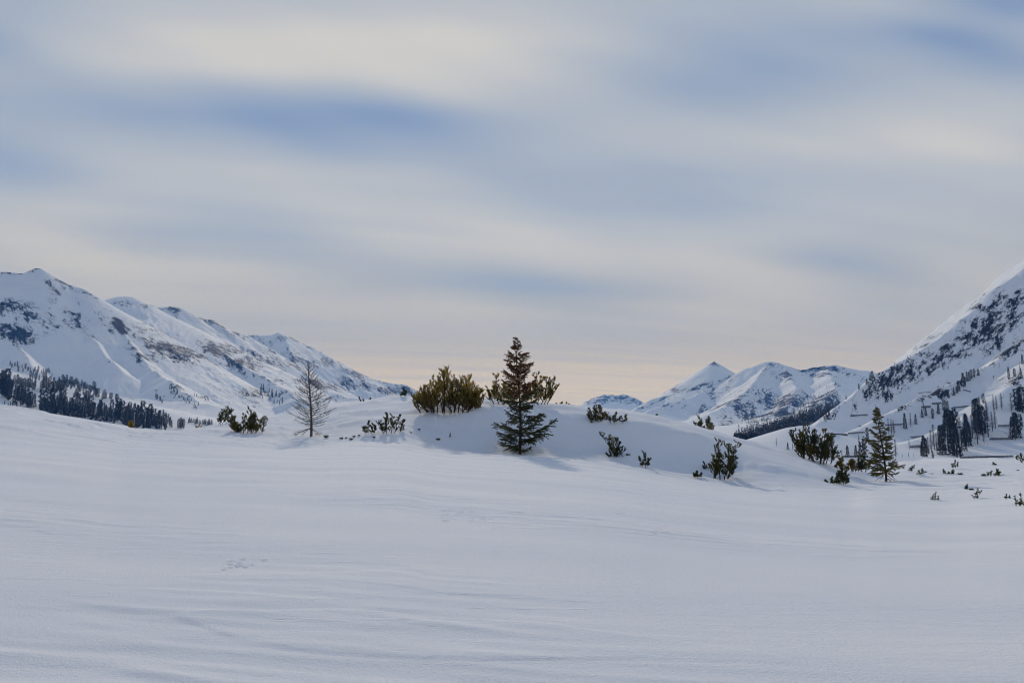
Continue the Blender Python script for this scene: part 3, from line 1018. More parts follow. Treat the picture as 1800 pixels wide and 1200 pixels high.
def spruce(name, label, px, py, ytop, whorls, seed, trunk_r, mat_low, mat_top, lean_px=0, per=(5, 7), rise=0.05, dens=1.0, topx=None, depth=None, droop_low=0, split=0.55):
    """whorls: list of (height fraction, left reach px, right reach px)"""
    rng = np.random.default_rng(seed)
    p = ground_col(px, depth) if depth else ground_hit(px, py)
    k = p[1] / 1200.0
    H = (py - ytop) * k
    root = thing(name, label, 'tree', (p[0], p[1], p[2] - 0.08))
    WELLS.append((p[0], p[1], 0.55))
    top = np.array([lean_px * k, 0, H])

    def axis(t):
        return np.array([top[0] * t + 0.012 * H * sin(t * 5), 0, H * t])
    tk = Geo()
    tt = np.linspace(-0.02, 1, 16)
    tk.tube([axis(t) for t in tt], trunk_r * (1 - np.clip(tt, 0, 1)) ** 0.85 + 0.006, 8)
    link('trunk', tk.mesh('trunk', 'bark', True), root)
    for (t0, lf, rt) in whorls:
        n = rng.integers(*per)
        a0 = rng.uniform(0, 1)
        for b in range(n):
            a = (b + a0 + rng.uniform(-0.25, 0.25)) / n * 2 * pi
            reach = (rt if cos(a) > 0 else lf) * k
            c2 = cos(a) ** 2
            L = reach * (c2 + (1 - c2) * 0.9) * rng.uniform(0.5, 1.1)
            t = t0 + rng.uniform(-0.022, 0.022)
            q = axis(t)
            el = rise + 0.42 * t ** 1.2 + rng.uniform(-0.26, 0.26)
            if rng.random() < 0.06:
                continue
            d = np.array([cos(a), sin(a), el - 0.10 - 0.22 * (1 - t) ** 2])
            P = curve_up(q, d, L, 6, 0.42 + 0.3 * (1 - t) + rng.uniform(-0.15, 0.15), rng, 0.05)
            wood, nd = Geo(), Geo()
            wood.tube(P, np.linspace(trunk_r * 0.26 * (1 - 0.55 * t), 0.004, len(P)), 4)
            nl = 2.7 * k
            nt = max(5, int(L / k * 0.50 * dens))
            side = np.cross(unit(P[-1] - P[0]), [0, 0, 1.0])
            for w in range(nt):
                s = 0.14 + 0.86 * (w + rng.random()) / nt
                i = min(int(s * 6), 5)
                q2 = P[i] + (P[i + 1] - P[i]) * (s * 6 - i)
                sg = 1 if w % 2 else -1
                fw = unit(P[min(i + 1, 6)] - P[i])
                dd = fw * 0.75 + side * sg * rng.uniform(0.45, 0.95) + np.array([0, 0, rng.uniform(-0.6, 0.2)])
                Lt = L * 0.46 * (1.05 - 0.72 * s) * rng.uniform(0.6, 1.3) + 1.6 * k
                T = curve_up(q2, dd, Lt, 3, -0.05, rng, 0.07)
                wood.tube(T, [0.006, 0.005, 0.004, 0.003], 3)
                nn = int(np.clip(Lt / nl * 22, 14, 90))
                nd.plume(T, nn, nl, nl * 0.105, rng, 0.75)
            nd.plume(P[2:], int(np.clip(L / nl * 13, 16, 110)), nl, nl * 0.105, rng, 0.75)
            mat = mat_top if t + rng.uniform(-0.08, 0.08) > split else mat_low
            bo = link('branch', wood.mesh('branch', 'bark', True), root)
            no = link('needles', nd.mesh('needles', mat), bo)
            no['kind'] = 'stuff'
    # leader
    nd = Geo()
    nd.plume([axis(t) for t in (0.93, 0.965, 0.99, 1.0)], 60, 1.6 * k, 0.2 * k, rng, 0.55)
    no = link('needles', nd.mesh('needles', mat_top), root)
    no['kind'] = 'stuff'
    # low dead stubs
    for b in range(droop_low):
        a = rng.uniform(0, 2 * pi)
        q = axis(rng.uniform(0.06, 0.16))
        g = Geo()
        P = curve_up(q, (cos(a), sin(a) * 0.6, -0.62), H * rng.uniform(0.13, 0.24), 5, -0.1, rng, 0.05)
        g.tube(P, np.linspace(0.014, 0.004, len(P)), 4)
        link('dead_branch', g.mesh('dead_branch', 'larch_wood', True), root)
    return root


def larch(name, label, px, py, ytop, seed):
    rng = np.random.default_rng(seed)
    p = ground_hit(px, py)
    k = p[1] / 1200.0
    H = (py - ytop) * k
    root = thing(name, label, 'tree', p)

    def axis(t):
        return np.array([-9.5 * k * max(t, 0) ** 1.25 + 0.006 * H * sin(t * 6), 0, H * t])
    tt = np.linspace(-0.02, 1, 22)
    tk = Geo()
    tk.tube([axis(t) for t in tt], 0.056 * (1 - np.clip(tt, 0, 1)) ** 0.8 + 0.006, 8)
    link('trunk', tk.mesh('trunk', 'larch_wood', True), root)
    # reach by height (px), widest a fifth of the way up
    ht = [0.12, 0.2, 0.3, 0.42, 0.55, 0.7, 0.85, 0.97]
    rc = [18, 43, 42, 38, 32, 22, 12, 4]
    nb = 120
    for b in range(nb):
        t = 0.13 + 0.84 * (b + rng.random()) / nb
        a = b * 2.399 + rng.uniform(-0.3, 0.3)
        L = np.interp(t, ht, rc) * k * rng.uniform(0.72, 1.12)
        d = np.array([cos(a), sin(a), -0.12 + 0.55 * t + rng.uniform(-0.1, 0.1)])
        P = curve_up(axis(t), d, L, 8, 0.62, rng, 0.04)
        g = Geo()
        r = 0.012 * (1 - 0.45 * t)
        g.tube(P, np.linspace(r, 0.006, len(P)), 4)
        for w in range(int(6 + L * 7)):
            s = rng.uniform(0.2, 1.0)
            i = min(int(s * 8), 7)
            q = P[i] + (P[i + 1] - P[i]) * (s * 8 - i)
            fw = unit(P[i + 1] - P[i])
            dd = fw * 0.9 + rng.normal(size=3) * 0.55 + np.array([0, 0, 0.1])
            T = curve_up(q, dd, L * rng.uniform(0.14, 0.34) * (1.1 - 0.5 * s), 3, 0.25, rng, 0.1)
            g.tube(T, [0.0055, 0.005, 0.0045, 0.003], 3)
        link('branch', g.mesh('branch', 'larch_wood', True), root)
    # bent-down lowest limbs that rest on the snow
    for (dx, tz) in ((-26, 0.115), (-17, 0.11), (16, 0.105), (11, 0.10), (-30, 0.10)):
        q = axis(tz)
        e = np.array([dx * k, rng.uniform(-0.25, 0.15), 0.02])
        P = np.array([q + (e - q) * s + np.array([0, 0, 0.10 * H * 0.35 * sin(pi * s) * 0.5]) for s in np.linspace(0, 1, 7)])
        g = Geo()
        g.tube(P, np.linspace(0.015, 0.006, 7), 4)
        for w in range(9):
            i = rng.integers(3, 6)
            T = curve_up(P[i], (np.sign(dx), rng.uniform(-0.4, 0.4), rng.uniform(-0.1, 0.25)), 9 * k * rng.uniform(0.5, 1.3), 3, 0.0, rng, 0.1)
            g.tube(T, [0.005, 0.004, 0.003, 0.002], 3)
        link('branch', g.mesh('branch', 'larch_wood', True), root)
    return root


def near_plants():
    mp = mountain_pine
    spruce('spruce_tree', 'tall spruce with reddish-brown top standing at the foot of the snowy hillock', 914, 795, 590,
           [(0.04, 32, 26), (0.09, 46, 28), (0.125, 46, 58), (0.175, 46, 66), (0.225, 50, 56), (0.275, 44, 48), (0.325, 46, 58), (0.375, 38, 40),
            (0.42, 33, 35), (0.465, 42, 40), (0.51, 37, 36), (0.555, 34, 34), (0.60, 34, 33), (0.64, 36, 33), (0.68, 28, 37), (0.72, 23, 36), (0.76, 24, 29), (0.80, 25, 19), (0.84, 21, 24), (0.875, 9, 13), (0.905, 8, 11), (0.935, 7, 7), (0.96, 4, 4)],
           101, 0.058, 'spruce_needles', 'brown_needles', lean_px=-5, rise=-0.02, split=0.50)
    spruce('spruce_tree', 'narrow olive-brown spruce at the right end of the hillock', 1551, 848, 714,
           [(0.13, 26, 27), (0.19, 34, 36), (0.245, 32, 34), (0.30, 28, 30), (0.35, 24, 24), (0.40, 27, 22), (0.45, 24, 24), (0.50, 27, 24), (0.55, 23, 20), (0.60, 20, 19), (0.65, 17, 16), (0.70, 15, 14), (0.75, 11, 10), (0.80, 9, 10), (0.85, 8, 8), (0.90, 6, 6), (0.94, 4, 4)],
           102, 0.042, 'pine_needles', 'pine_needles', lean_px=-9, rise=-0.02, droop_low=9, split=2, depth=45 * S)
    larch('larch_tree', 'bare leafless larch standing alone on the left of the hillock', 547, 767, 636, 7)
    mp('mountain_pine', 'largest dwarf pine, olive-gold bush on top of the hillock', 792, 721, 112, 78, 11, 19, 0.0, ('golden_needles', 'golden_needles', 'golden_needles', 'olive_needles'), density=0.95, plume=0.95)
    mp('mountain_pine', 'dwarf pine on the crest just left of the tall spruce', 889, 712, 50, 52, 12, 7, -0.10, ('golden_needles', 'olive_needles'), depth=51 * S)
    mp('mountain_pine', 'dwarf pine on the crest just right of the tall spruce', 946, 713, 56, 54, 13, 7, 0.10, ('golden_needles', 'olive_needles'), depth=51 * S)
    mp('mountain_pine', 'loose dwarf pine at the far left end of the hillock, leaning right', 392, 748, 34, 32, 14, 5, 0.35, ('spruce_needles', 'pine_needles'), depth=50 * S, plume=0.9)
    mp('mountain_pine', 'spreading dwarf pine beside the leftmost bush of the hillock', 439, 759, 60, 42, 15, 9, 0.0, ('spruce_needles', 'pine_needles'), plume=0.9)
    mp('mountain_pine', 'small dwarf pine, left one of the close pair right of the bare larch', 650, 761, 24, 22, 16, 4, 0.1, ('spruce_needles',), plume=0.85)
    mp('mountain_pine', 'forked dwarf pine, right one of the close pair right of the bare larch', 685, 760, 44, 36, 17, 6, 0.05, ('spruce_needles', 'pine_needles'), plume=0.9)
    mp('mountain_pine', 'tiny dwarf pine on the skyline left of the largest bush', 709, 700, 13, 15, 18, 3, 0.0, ('spruce_needles',), depth=56 * S, plume=0.8)
    mp('mountain_pine', 'sprig on the crest above and right of the bare larch', 637, 706, 8, 9, 19, 2, -0.3, ('spruce_needles',), depth=57 * S, plume=0.55)
    mp('mountain_pine', 'low flattened sprig on the crest left of the skyline pine', 652, 704, 12, 5, 20, 2, 0.6, ('spruce_needles',), depth=57 * S, plume=0.6)
    mp('mountain_pine', 'rounded dwarf pine on the lip of the hillock right of the tall spruce', 1051, 740, 34, 30, 21, 8, 0.0, ('spruce_needles', 'pine_needles'), plume=0.85)
    mp('mountain_pine', 'low snow-laden dwarf pine on the lip, beside the rounded one', 1084, 742, 38, 20, 22, 6, 0.15, ('spruce_needles',), plume=0.85, density=0.8)
    mp('mountain_pine', 'tiny tuft peeping over the crest in front of the far peak', 1148, 734, 16, 12, 23, 3, 0.3, ('spruce_needles',), depth=56 * S, plume=0.7)
    mp('mountain_pine', 'dwarf pine half hidden behind the crest below the far peak', 1240, 756, 32, 28, 24, 6, -0.15, ('spruce_needles', 'pine_needles'), depth=54.5 * S, plume=0.85)
    mp('mountain_pine', 'one-sided dwarf pine leaning left on the slope of the hillock', 1090, 801, 22, 42, 25, 4, -0.42, ('spruce_needles', 'pine_needles'), plume=0.95, density=1.1)
    mp('mountain_pine', 'low creeping sprig at the foot of the left-leaning dwarf pine', 1078, 802, 26, 11, 26, 4, -0.3, ('spruce_needles',), plume=0.8)
    mp('mountain_pine', 'tiny upright pine with a round crown between two leaning ones', 1133, 820, 20, 26, 27, 3, 0.0, ('spruce_needles',), plume=0.85, density=1.2)
    mp('mountain_pine', 'big windswept dwarf pine leaning right at the foot of the slope', 1268, 840, 36, 70, 28, 6, 0.06, ('spruce_needles', 'pine_needles'), density=1.05, plume=1.05, dense=1.1)
    mp('mountain_pine', 'bent side sprig beside the big windswept dwarf pine', 1246, 824, 14, 14, 29, 3, -0.5, ('spruce_needles',), plume=0.8)
    mp('mountain_pine', 'small dark tuft left of the big windswept dwarf pine', 1227, 838, 18, 12, 30, 4, -0.2, ('spruce_needles',), plume=0.85)
    mp('mountain_pine', 'bushy pine, left one of the dense pair on the right shoulder', 1412, 806, 34, 60, 31, 7, 0.02, ('spruce_needles', 'pine_needles'), depth=48 * S, density=1.1)
    mp('mountain_pine', 'bushy pine, right one of the dense pair on the right shoulder', 1441, 814, 36, 58, 32, 7, 0.10, ('spruce_needles', 'olive_needles'), depth=47 * S, density=1.1)
    mp('mountain_pine', 'small pine leaning right between the dense pair and the narrow spruce', 1474, 827, 24, 26, 33, 5, 0.25, ('spruce_needles', 'olive_needles'), depth=49.5 * S)
    mp('mountain_pine', 'pine tucked against the left side of the narrow spruce', 1505, 832, 28, 34, 34, 6, 0.0, ('spruce_needles', 'olive_needles'), depth=51 * S)
    mp('mountain_pine', 'dark right-leaning pine at the low end of the hillock', 1479, 850, 20, 32, 35, 5, 0.22, ('spruce_needles',), plume=0.95, density=1.2)
    mp('mountain_pine', 'dark flat sprig lying in the snow at the low end of the hillock', 1464, 849, 26, 12, 36, 4, 0.3, ('spruce_needles',))
    # scattered sprigs on the plain to the right: px, base py, width, height, lean, label
    sprigs = [
        (1600, 829, 8, 11, 0.3, 'sprig just right of the narrow spruce, closest to it'),
        (1614, 834, 10, 12, 0.5, 'right-leaning sprig second from the narrow spruce'),
        (1666, 833, 12, 10, -0.4, 'left-leaning forked sprig below the upright one on the plain'),
        (1674, 833, 5, 9, 0.1, 'thin sprig close to the left-leaning forked one'),
        (1679, 823, 11, 15, 0.0, 'upright bush-like sprig near the edge of the plain'),
        (1747, 836, 26, 13, 0.25, 'wide low bush on the plain under the long avalanche fence'),
        (1728, 836, 6, 4, 0.4, 'tiny tuft left of the wide low bush'),
        (1641, 879, 12, 15, 0.55, 'right-leaning sprig standing alone nearest on the plain'),
        (1697, 860, 7, 10, 0.4, 'small bent sprig above the round one'),
        (1708, 861, 9, 3, 0.2, 'flat sprig lying beside the small bent one'),
        (1715, 876, 13, 18, 0.2, 'round airy sprig in the middle of the right plain'),
        (1770, 876, 10, 9, 0.2, 'little forked sprig left of the bush cut by the frame'),
        (1793, 888, 28, 22, 0.45, 'right-leaning bush at the edge of the photo'),
        (1750, 817, 5, 6, -0.6, 'tiny slanted twig above the wide low bush'),
        (1789, 808, 9, 12, 0.3, 'forked sprig on the skyline of the plain'),
        (1798, 813, 12, 11, 0.2, 'dark tuft on the skyline at the edge of the photo'),
    ]
    for i, (px, py, w, h, ln, lb) in enumerate(sprigs):
        mp('pine_sprig', lb, px, py, w, h, 200 + i, 3 if w < 14 else 6, ln, ('spruce_needles',), plume=0.62 if w < 14 else 0.75, group='pine sprigs on the right plain', density=0.6, flat=0.6)
    mp('pine_sprig', 'single upright twig in the shadow of the largest bush', 790, 769, 4, 8, 240, 1, 0.1, ('spruce_needles',), plume=0.6, density=0.5)
    mp('pine_sprig', 'low twig on the skyline right of the tall spruce', 983, 710, 16, 5, 241, 3, 0.5, ('pine_needles',), plume=0.5, depth=53 * S)
    mp('pine_sprig', 'second low twig on the skyline right of the tall spruce', 997, 711, 9, 5, 242, 2, 0.4, ('pine_needles',), plume=0.5, depth=53 * S)
    mp('pine_sprig', 'straw-coloured sprig left of the leftmost bush, at the edge of the field', 348, 756, 12, 9, 243, 3, 0.2, ('golden_needles',), plume=0.5, depth=51 * S)
    # buried tips: dark buds poking out of the snow
    tips = [(573, 769, 4.5, 'largest dark tip, nearest to the bare larch'), (600, 771, 3.4, 'dark tip poking out of the snow, second from the larch'), (608, 770, 2.2, 'tiny tip right beside the second one from the larch'),
            (617, 773, 3.6, 'dark tip standing lowest of the row right of the larch'), (622, 768, 3.0, 'dark tip above the lowest one of the row'), (631, 766, 2.4, 'last dark tip of the row, below the small pine pair'),
            (657, 769, 2.6, 'lone tip just under the small pine pair'), (722, 761, 2.8, 'left tip at the edge of the largest bush\'s shadow'), (737, 755, 2.4, 'right tip at the edge of the largest bush\'s shadow'), (770, 773, 4.0, 'tip in the shadow of the largest bush'),
            (1104, 800, 3.6, 'tip right of the left-leaning dwarf pine'), (1621, 833, 2.6, 'dark lump beside the second sprig from the narrow spruce'), (1627, 830, 2.6, 'dark lump above its neighbour by the second sprig'), (1637, 834, 2.8, 'lone dark lump left of the forked sprig'), (1688, 834, 4.0, 'dark lump right of the forked sprig'), (1789, 827, 2.0, 'single dark speck far right on the plain'), (885, 711, 2.6, 'tip on the slope left of the tall spruce'), (1040, 742, 2.6, 'tip below the rounded pine on the lip')]
    for i, (px, py, r, lb) in enumerate(tips):
        rng = np.random.default_rng(300 + i)
        p = ground_hit(px, py)
        k = p[1] / 1200
        g = Geo()
        n = 46
        a = rng.uniform(0, 2 * pi, n)
        B = np.stack([np.cos(a), np.sin(a), 0 * a], 1) * (r * 0.55 * k * rng.random(n) ** 0.5)[:, None]
        D = np.stack([np.cos(a) * 0.7, np.sin(a) * 0.7, rng.uniform(0.35, 1.2, n)], 1)
        g.blades(B, D, r * k * rng.uniform(0.8, 1.4, n), r * 0.16 * k, rng)
        root = thing('buried_pine_tip', lb + ', half buried in snow', 'shrub', p, group='pine tips buried in snow')
        no = link('needles', g.mesh('needles', 'spruce_needles'), root)
        no['kind'] = 'stuff'
        w = Geo()
        w.tube([(0, 0, -0.03), (0, 0, r * k * 0.5), (r * k * 0.15, 0, r * k * 0.95)], [0.012, 0.010, 0.006], 4)
        link('stem', w.mesh('stem', 'bark'), root)


near_plants()
press_wells()

# the golden conifer that peeps over the edge of the snow field on the left
spruce('spruce_tree', 'small golden conifer peeping over the snow edge in front of the dark forest', 231, 766, 727,
       [(0.12, 9, 9), (0.2, 9, 9), (0.28, 8, 8), (0.36, 8, 7), (0.44, 7, 7), (0.52, 6, 6), (0.60, 5, 5), (0.68, 5, 5), (0.76, 4, 4), (0.84, 3, 3), (0.91, 2, 2)],
       103, 0.05, 'golden_needles', 'golden_needles', depth=56 * S, split=2)

# ------------------------------------------------------------------ far trees: unit-height crowns and trunks shared by the copies


def far_conifer(seed, kind):
    rng = np.random.default_rng(seed)
    cr, tr = Geo(), Geo()
    tr.tube([(0, 0, -0.04), (0, 0, 0.5), (0.005, 0, 0.96)], [0.022, 0.013, 0.004], 5)
    if kind == 'pine':         # stone pine: columnar, rounded, lumpy
        n = 620
        z = rng.uniform(0.07, 1.0, n)
        R = 0.175 * np.clip(np.sin(np.clip(1.04 - z, 0, 1) ** 0.62 * pi * 0.80), 0, 1)
        lump = 0.62 + 0.38 * np.sin(z * 27 + rng.uniform(0, 6)) * rng.uniform(0.3, 1)
    else:                      # spruce: cone of drooping tiers
        n = 560
        z = rng.uniform(0.05, 1.0, n) ** 1.15
        R = 0.155 * (1.0 - z) ** 0.85 + 0.006
        lump = 0.60 + 0.40 * ((z * 13) % 1.0)
    a = rng.uniform(0, 2 * pi, n)
    ph = rng.uniform(0, 2 * pi, 3)
    az = 1 + 0.22 * np.sin(a * 2 + ph[0] + z * 9) + 0.16 * np.sin(a * 3 + ph[1] - z * 14)
    r = R * lump * az * rng.uniform(0.25, 1.0, n) ** 0.5
    P = np.stack([np.cos(a) * r, np.sin(a) * r, z], 1)
    D = np.stack([np.cos(a), np.sin(a), rng.uniform(-0.5, 0.7, n)], 1)
    cr.blades(P, D, rng.uniform(0.045, 0.085, n), rng.uniform(0.014, 0.026, n), rng)
    return tr.mesh('trunk', 'bark'), cr.mesh('crown', 'far_needles')


def far_bare_larch(seed):
    rng = np.random.default_rng(seed)
    cr, tr = Geo(), Geo()
    tr.tube([(0, 0, -0.04), (0.004, 0, 0.5), (0, 0, 1.0)], [0.017, 0.010, 0.003], 5)
    n = 300
    z = rng.uniform(0.16, 0.98, n)
    a = rng.uniform(0, 2 * pi, n)
    L = (0.14 * (1.02 - z) ** 0.8 + 0.02) * rng.uniform(0.6, 1.15, n)
    P = np.stack([0 * z, 0 * z, z], 1)
    D = np.stack([np.cos(a), np.sin(a), rng.uniform(-0.35, 0.45, n)], 1)
    cr.blades(P, D, L, 0.0042, rng)
    k = rng.integers(0, n, 420)
    f = rng.uniform(0.35, 0.95, 420)
    Q = P[k] + D[k] / np.linalg.norm(D[k], axis=1)[:, None] * (L[k] * f)[:, None]
    cr.blades(Q, D[k] + rng.normal(size=(420, 3)) * 0.8, 0.035, 0.0032, rng)
    return tr.mesh('trunk', 'far_larch'), cr.mesh('crown', 'far_larch')


PROTO = {'s': [far_conifer(500 + i, 'spruce') for i in range(4)], 'p': [far_conifer(520 + i, 'pine') for i in range(5)], 'l': [far_bare_larch(540 + i) for i in range(4)]}
NAME = {'s': 'spruce_tree', 'p': 'stone_pine', 'l': 'larch_tree'}
TR = random.Random(77)


def far_tree(massif, px, py, hpx, kind, label, group, depth=None, parts=True):
    p = massif.hit(px, py)
    if p is None:
        p = massif.hit(px, py + 4)
    if p is None:
        return None
    h = hpx * p[1] / 1200.0
    tm, cm = TR.choice(PROTO[kind])
    root = thing(NAME[kind], label, 'tree', (p[0], p[1], p[2] - 0.01 * h), TR.uniform(0, 6.28), group)
    w = TR.uniform(0.72, 1.15)
    root.scale = (h * w, h * w, h)
    link('trunk', tm, root)
    c = link('crown', cm, root)
    return root


def words(k, h, lo, hi):
    size = 'small' if h < lo else ('tall' if h > hi else 'mid-sized')
    return size + ' ' + {'s': 'dark spruce', 'p': 'dark stone pine', 'l': 'bare grey larch'}[k]


# right mountainside (x, base y, height in a crop four times the picture, from 1350/650)
RT = [
    (965, 415, 110, 's'), (1005, 400, 100, 'l'), (1040, 382, 72, 's'), (1085, 335, 60, 's'), (1110, 322, 60, 's'), (1160, 345, 75, 'p'), (1200, 310, 70, 's'), (1240, 290, 85, 'p'), (1262, 287, 70, 'p'), (1095, 290, 90, 'l'),
    (1230, 600, 210, 's'), (1215, 570, 180, 's'), (1190, 590, 150, 'l'), (1170, 560, 180, 'l'), (1150, 580, 160, 'l'), (1270, 570, 290, 's'), (1290, 560, 280, 'l'), (1310, 600, 310, 's'), (1330, 612, 210, 's'), (1280, 440, 160, 's'),
    (1250, 420, 110, 's'), (1320, 470, 200, 'p'), (1360, 520, 190, 'l'), (1380, 570, 140, 's'), (1400, 510, 200, 's'), (1412, 540, 190, 's'), (1440, 480, 160, 'l'), (1450, 330, 120, 's'), (1480, 450, 250, 's'), (1510, 460, 210, 'p'), (1500, 430, 170, 'p'), (1475, 520, 200, 'l'),
    (1520, 520, 130, 'l'), (1550, 470, 260, 'l'), (1580, 430, 140, 'l'), (1600, 410, 170, 'l'), (1590, 300, 130, 'l'), (1645, 280, 120, 'l'), (1610, 290, 110, 'l'), (1485, 250, 60, 's'), (1515, 235, 70, 'p'), (1540, 340, 120, 'l'),
    (1100, 612, 150, 's'), (1085, 604, 100, 's'), (1112, 590, 110, 's'), (1160, 620, 50, 's'), (995, 560, 80, 'l'), (900, 615, 130, 'l'), (560, 610, 80, 's'), (620, 610, 80, 's'), (520, 610, 50, 'l'), (640, 520, 70, 'l'), (700, 505, 100, 'p'), (680, 605, 120, 'p'), (650, 605, 100, 's'), (672, 565, 80, 'p'),
    (945, 615, 30, 'l'), (990, 615, 40, 'l'), (1025, 615, 30, 'l'), (1270, 198, 60, 's'), (1307, 180, 55, 's'), (1340, 150, 75, 's'), (1375, 120, 100, 's'), (1400, 82, 72, 's'), (1415, 75, 64, 's'), (1430, 62, 64, 'p'), (1450, 52, 60, 'p'), (1480, 40, 52, 's'), (1330, 165, 50, 'p'), (1385, 105, 60, 'p'),
    (1695, 70, 70, 'p'), (1735, 50, 60, 'p'), (1780, 60, 75, 's'), (1755, 290, 160, 'p'), (1775, 285, 150, 's'), (1740, 275, 110, 'l'), (1792, 300, 180, 'p'), (1715, 300, 140, 'l'), (1722, 480, 150, 's'), (1750, 480, 180, 's'), (1766, 462, 150, 'p'), (1740, 492, 110, 'l'), (1730, 400, 100, 's'), (1782, 400, 90, 's'),
    (850, 450, 110, 'l'), (870, 452, 110, 'l'), (886, 456, 110, 'l'), (1130, 590, 120, 'l'), (1345, 560, 150, 'l'), (1425, 520, 150, 'l'), (1300, 420, 130, 'p'), (1340, 400, 110, 'l'), (1460, 420, 130, 's'), (1235, 470, 90, 's'), (1395, 430, 120, 's'),
    (640, 135, 40, 's'), (695, 100, 40, 's'), (735, 62, 55, 'p'), (720, 70, 50, 's'), (670, 165, 30, 'p'), (475, 245, 42, 's'), (550, 192, 32, 's'), (428, 292, 52, 's'), (500, 275, 30, 's'), (1790, -40, 70, 's'), (1772, 0, 60, 'l'), (1762, 60, 60, 'l'), (1690, 10, 36, 's'), (685, 25, 25, 's'), (770, 5, 40, 's'), (1000, -88, 22, 's'), (980, -84, 16, 's'), (890, -40, 16, 's'),
    (430, 320, 40, 's'), (410, 330, 46, 's'), (395, 345, 40, 's'), (60, 535, 60, 'l'), (140, 560, 50, 's'), (175, 565, 60, 'l'),
]


def where_right(x, y):
    if y < 0:
        return 'on the skyline ridge of the right mountain'
    if x < 760 and y < 300:
        return 'on the cliff edge of the right mountain'
    if x < 460:
        return 'at the valley mouth behind the dense pine pair'
    if x < 720:
        return 'at the slope foot left of the narrow spruce'
    if x < 930:
        return 'on the slope just right of the narrow spruce'
    if 1190 < x < 1560 and y < 130:
        return 'in the slanting row high on the right mountain'
    if y < 200:
        return 'on the open snow high on the right mountain'
    if x < 1130 and y < 460:
        return 'in the small clump beside the longest mid-slope fence'
    if x < 1200 and y >= 460:
        return 'at the left edge of the big right-hand stand'
    if x < 1260 and y < 400:
        return 'above the big right-hand stand'
    if x < 1360:
        return 'in the dense middle of the big right-hand stand'
    if x < 1530:
        return 'in the right half of the big right-hand stand'
    if x < 1660:
        return 'at the thin right fringe of the big stand'
    return 'in the last clump at the right edge of the photo'


made = {}
recs = []
for (x, y, h, k) in RT:
    recs.append((1350 + x / 4, 650 + y / 4, h / 4, k, words(k, h / 4, 16, 34) + ' ' + where_right(x, y)))
cnt = {}
for r in recs:
    cnt[r[4]] = cnt.get(r[4], 0) + 1
seen = {}
ORD = ['first', 'second', 'third', 'fourth', 'fifth', 'sixth', 'seventh', 'eighth', 'ninth', 'tenth', 'eleventh', 'twelfth']
for r in sorted(recs):
    lb = r[4]
    if cnt[lb] > 1:
        i = seen.get(lb, 0)
        seen[lb] = i + 1
        lb = ORD[min(i, 11)] + ' ' + lb
    far_tree(RIGHT, r[0], r[1], r[2], r[3], lb, 'trees on the right mountainside')

# left wooded bench: zones in a crop 3.6375 times the picture: (x0, x1, y of base at x0, at x1, jitter, count, h0, h1, kinds, label)
LT = [
    (255, 440, 985, 1015, 32, 25, 60, 140, 'pps', 'in the left block of the dark forest below the left mountain'),
    (440, 680, 1010, 1045, 34, 29, 55, 130, 'pps', 'in the middle of the dark forest below the left mountain'),
    (680, 960, 1050, 1098, 36, 36, 55, 145, 'pps', 'in the right block of the dark forest around the golden conifer'),
    (960, 1060, 1075, 1100, 18, 12, 70, 105, 'ps', 'at the right end of the dark forest below the left mountain'),
    (0, 60, 860, 905, 25, 14, 90, 150, 'p', 'in the tall clump at the left edge'),
    (70, 230, 830, 850, 18, 18, 45, 70, 'p', 'in the row beside the leftmost tall clump'),
    (85, 215, 930, 965, 22, 12, 75, 105, 'ps', 'in the loose group below the leftmost row'),
    (0, 130, 955, 965, 8, 7, 20, 34, 's', 'low at the snow edge on the far left'),
    (60, 340, 715, 760, 18, 20, 22, 42, 'p', 'among the highest trees of the left bench'),
    (180, 300, 785, 790, 10, 7, 35, 48, 'p', 'in the small row under the highest left trees'),
    (260, 420, 860, 870, 20, 18, 50, 82, 'ps', 'in the upper middle group of the left bench'),
    (400, 620, 815, 880, 22, 30, 30, 55, 'p', 'in the slanting band above the dark forest'),
    (480, 760, 890, 935, 14, 16, 35, 62, 'p', 'in the open row just above the dark forest'),
    (990, 1040, 905, 940, 10, 6, 22, 34, 'p', 'in the little clump on the far snow shelf'),
    (1080, 1270, 865, 970, 18, 26, 14, 26, 's', 'scattered down the far snow shelf'),
    (1240, 1340, 895, 925, 8, 10, 12, 22, 's', 'at the right end of the far snow shelf'),
    (1070, 1100, 1050, 1105, 10, 4, 40, 60, 's', 'standing alone between forest and hillock'),
    (1140, 1180, 1100, 1102, 3, 4, 55, 75, 'p', 'in the tight clump left of the leftmost bush'),
    (1200, 1360, 1062, 1082, 5, 20, 24, 40, 's', 'in the low far wood behind the leftmost bush'),
    (1000, 1030, 1108, 1112, 3, 3, 22, 28, 'p', 'low at the snow edge right of the forest'),
]
LRNG = random.Random(9)
lrecs = []
for (x0, x1, y0, y1, j, n, h0, h1, kinds, where) in LT:
    for i in range(n):
        t = (i + LRNG.random()) / n
        x = x0 + (x1 - x0) * t
        y = y0 + (y1 - y0) * t + LRNG.uniform(-j, j)
        h = LRNG.uniform(h0, h1)
        k = LRNG.choice(kinds)
        size = 'smaller' if h < (h0 + h1) / 2 else 'taller'
        lrecs.append((x / 3.6375, 450 + y / 3.6375, h / 3.6375, k, size + (' dark spruce ' if k == 's' else ' dark stone pine ') + where))
cnt = {}
for r in lrecs:
    cnt[r[4]] = cnt.get(r[4], 0) + 1
seen = {}
for r in sorted(lrecs):
    lb = r[4]
    i = seen.get(lb, 0)
    seen[lb] = i + 1
    if 1 < cnt[lb] <= 9 and len(lb.split()) < 16 and 'dark forest' not in lb:
        lb = ORD[i] + ' ' + lb
    far_tree(LEFT, r[0], r[1], r[2], r[3], lb, 'trees below the left mountain')

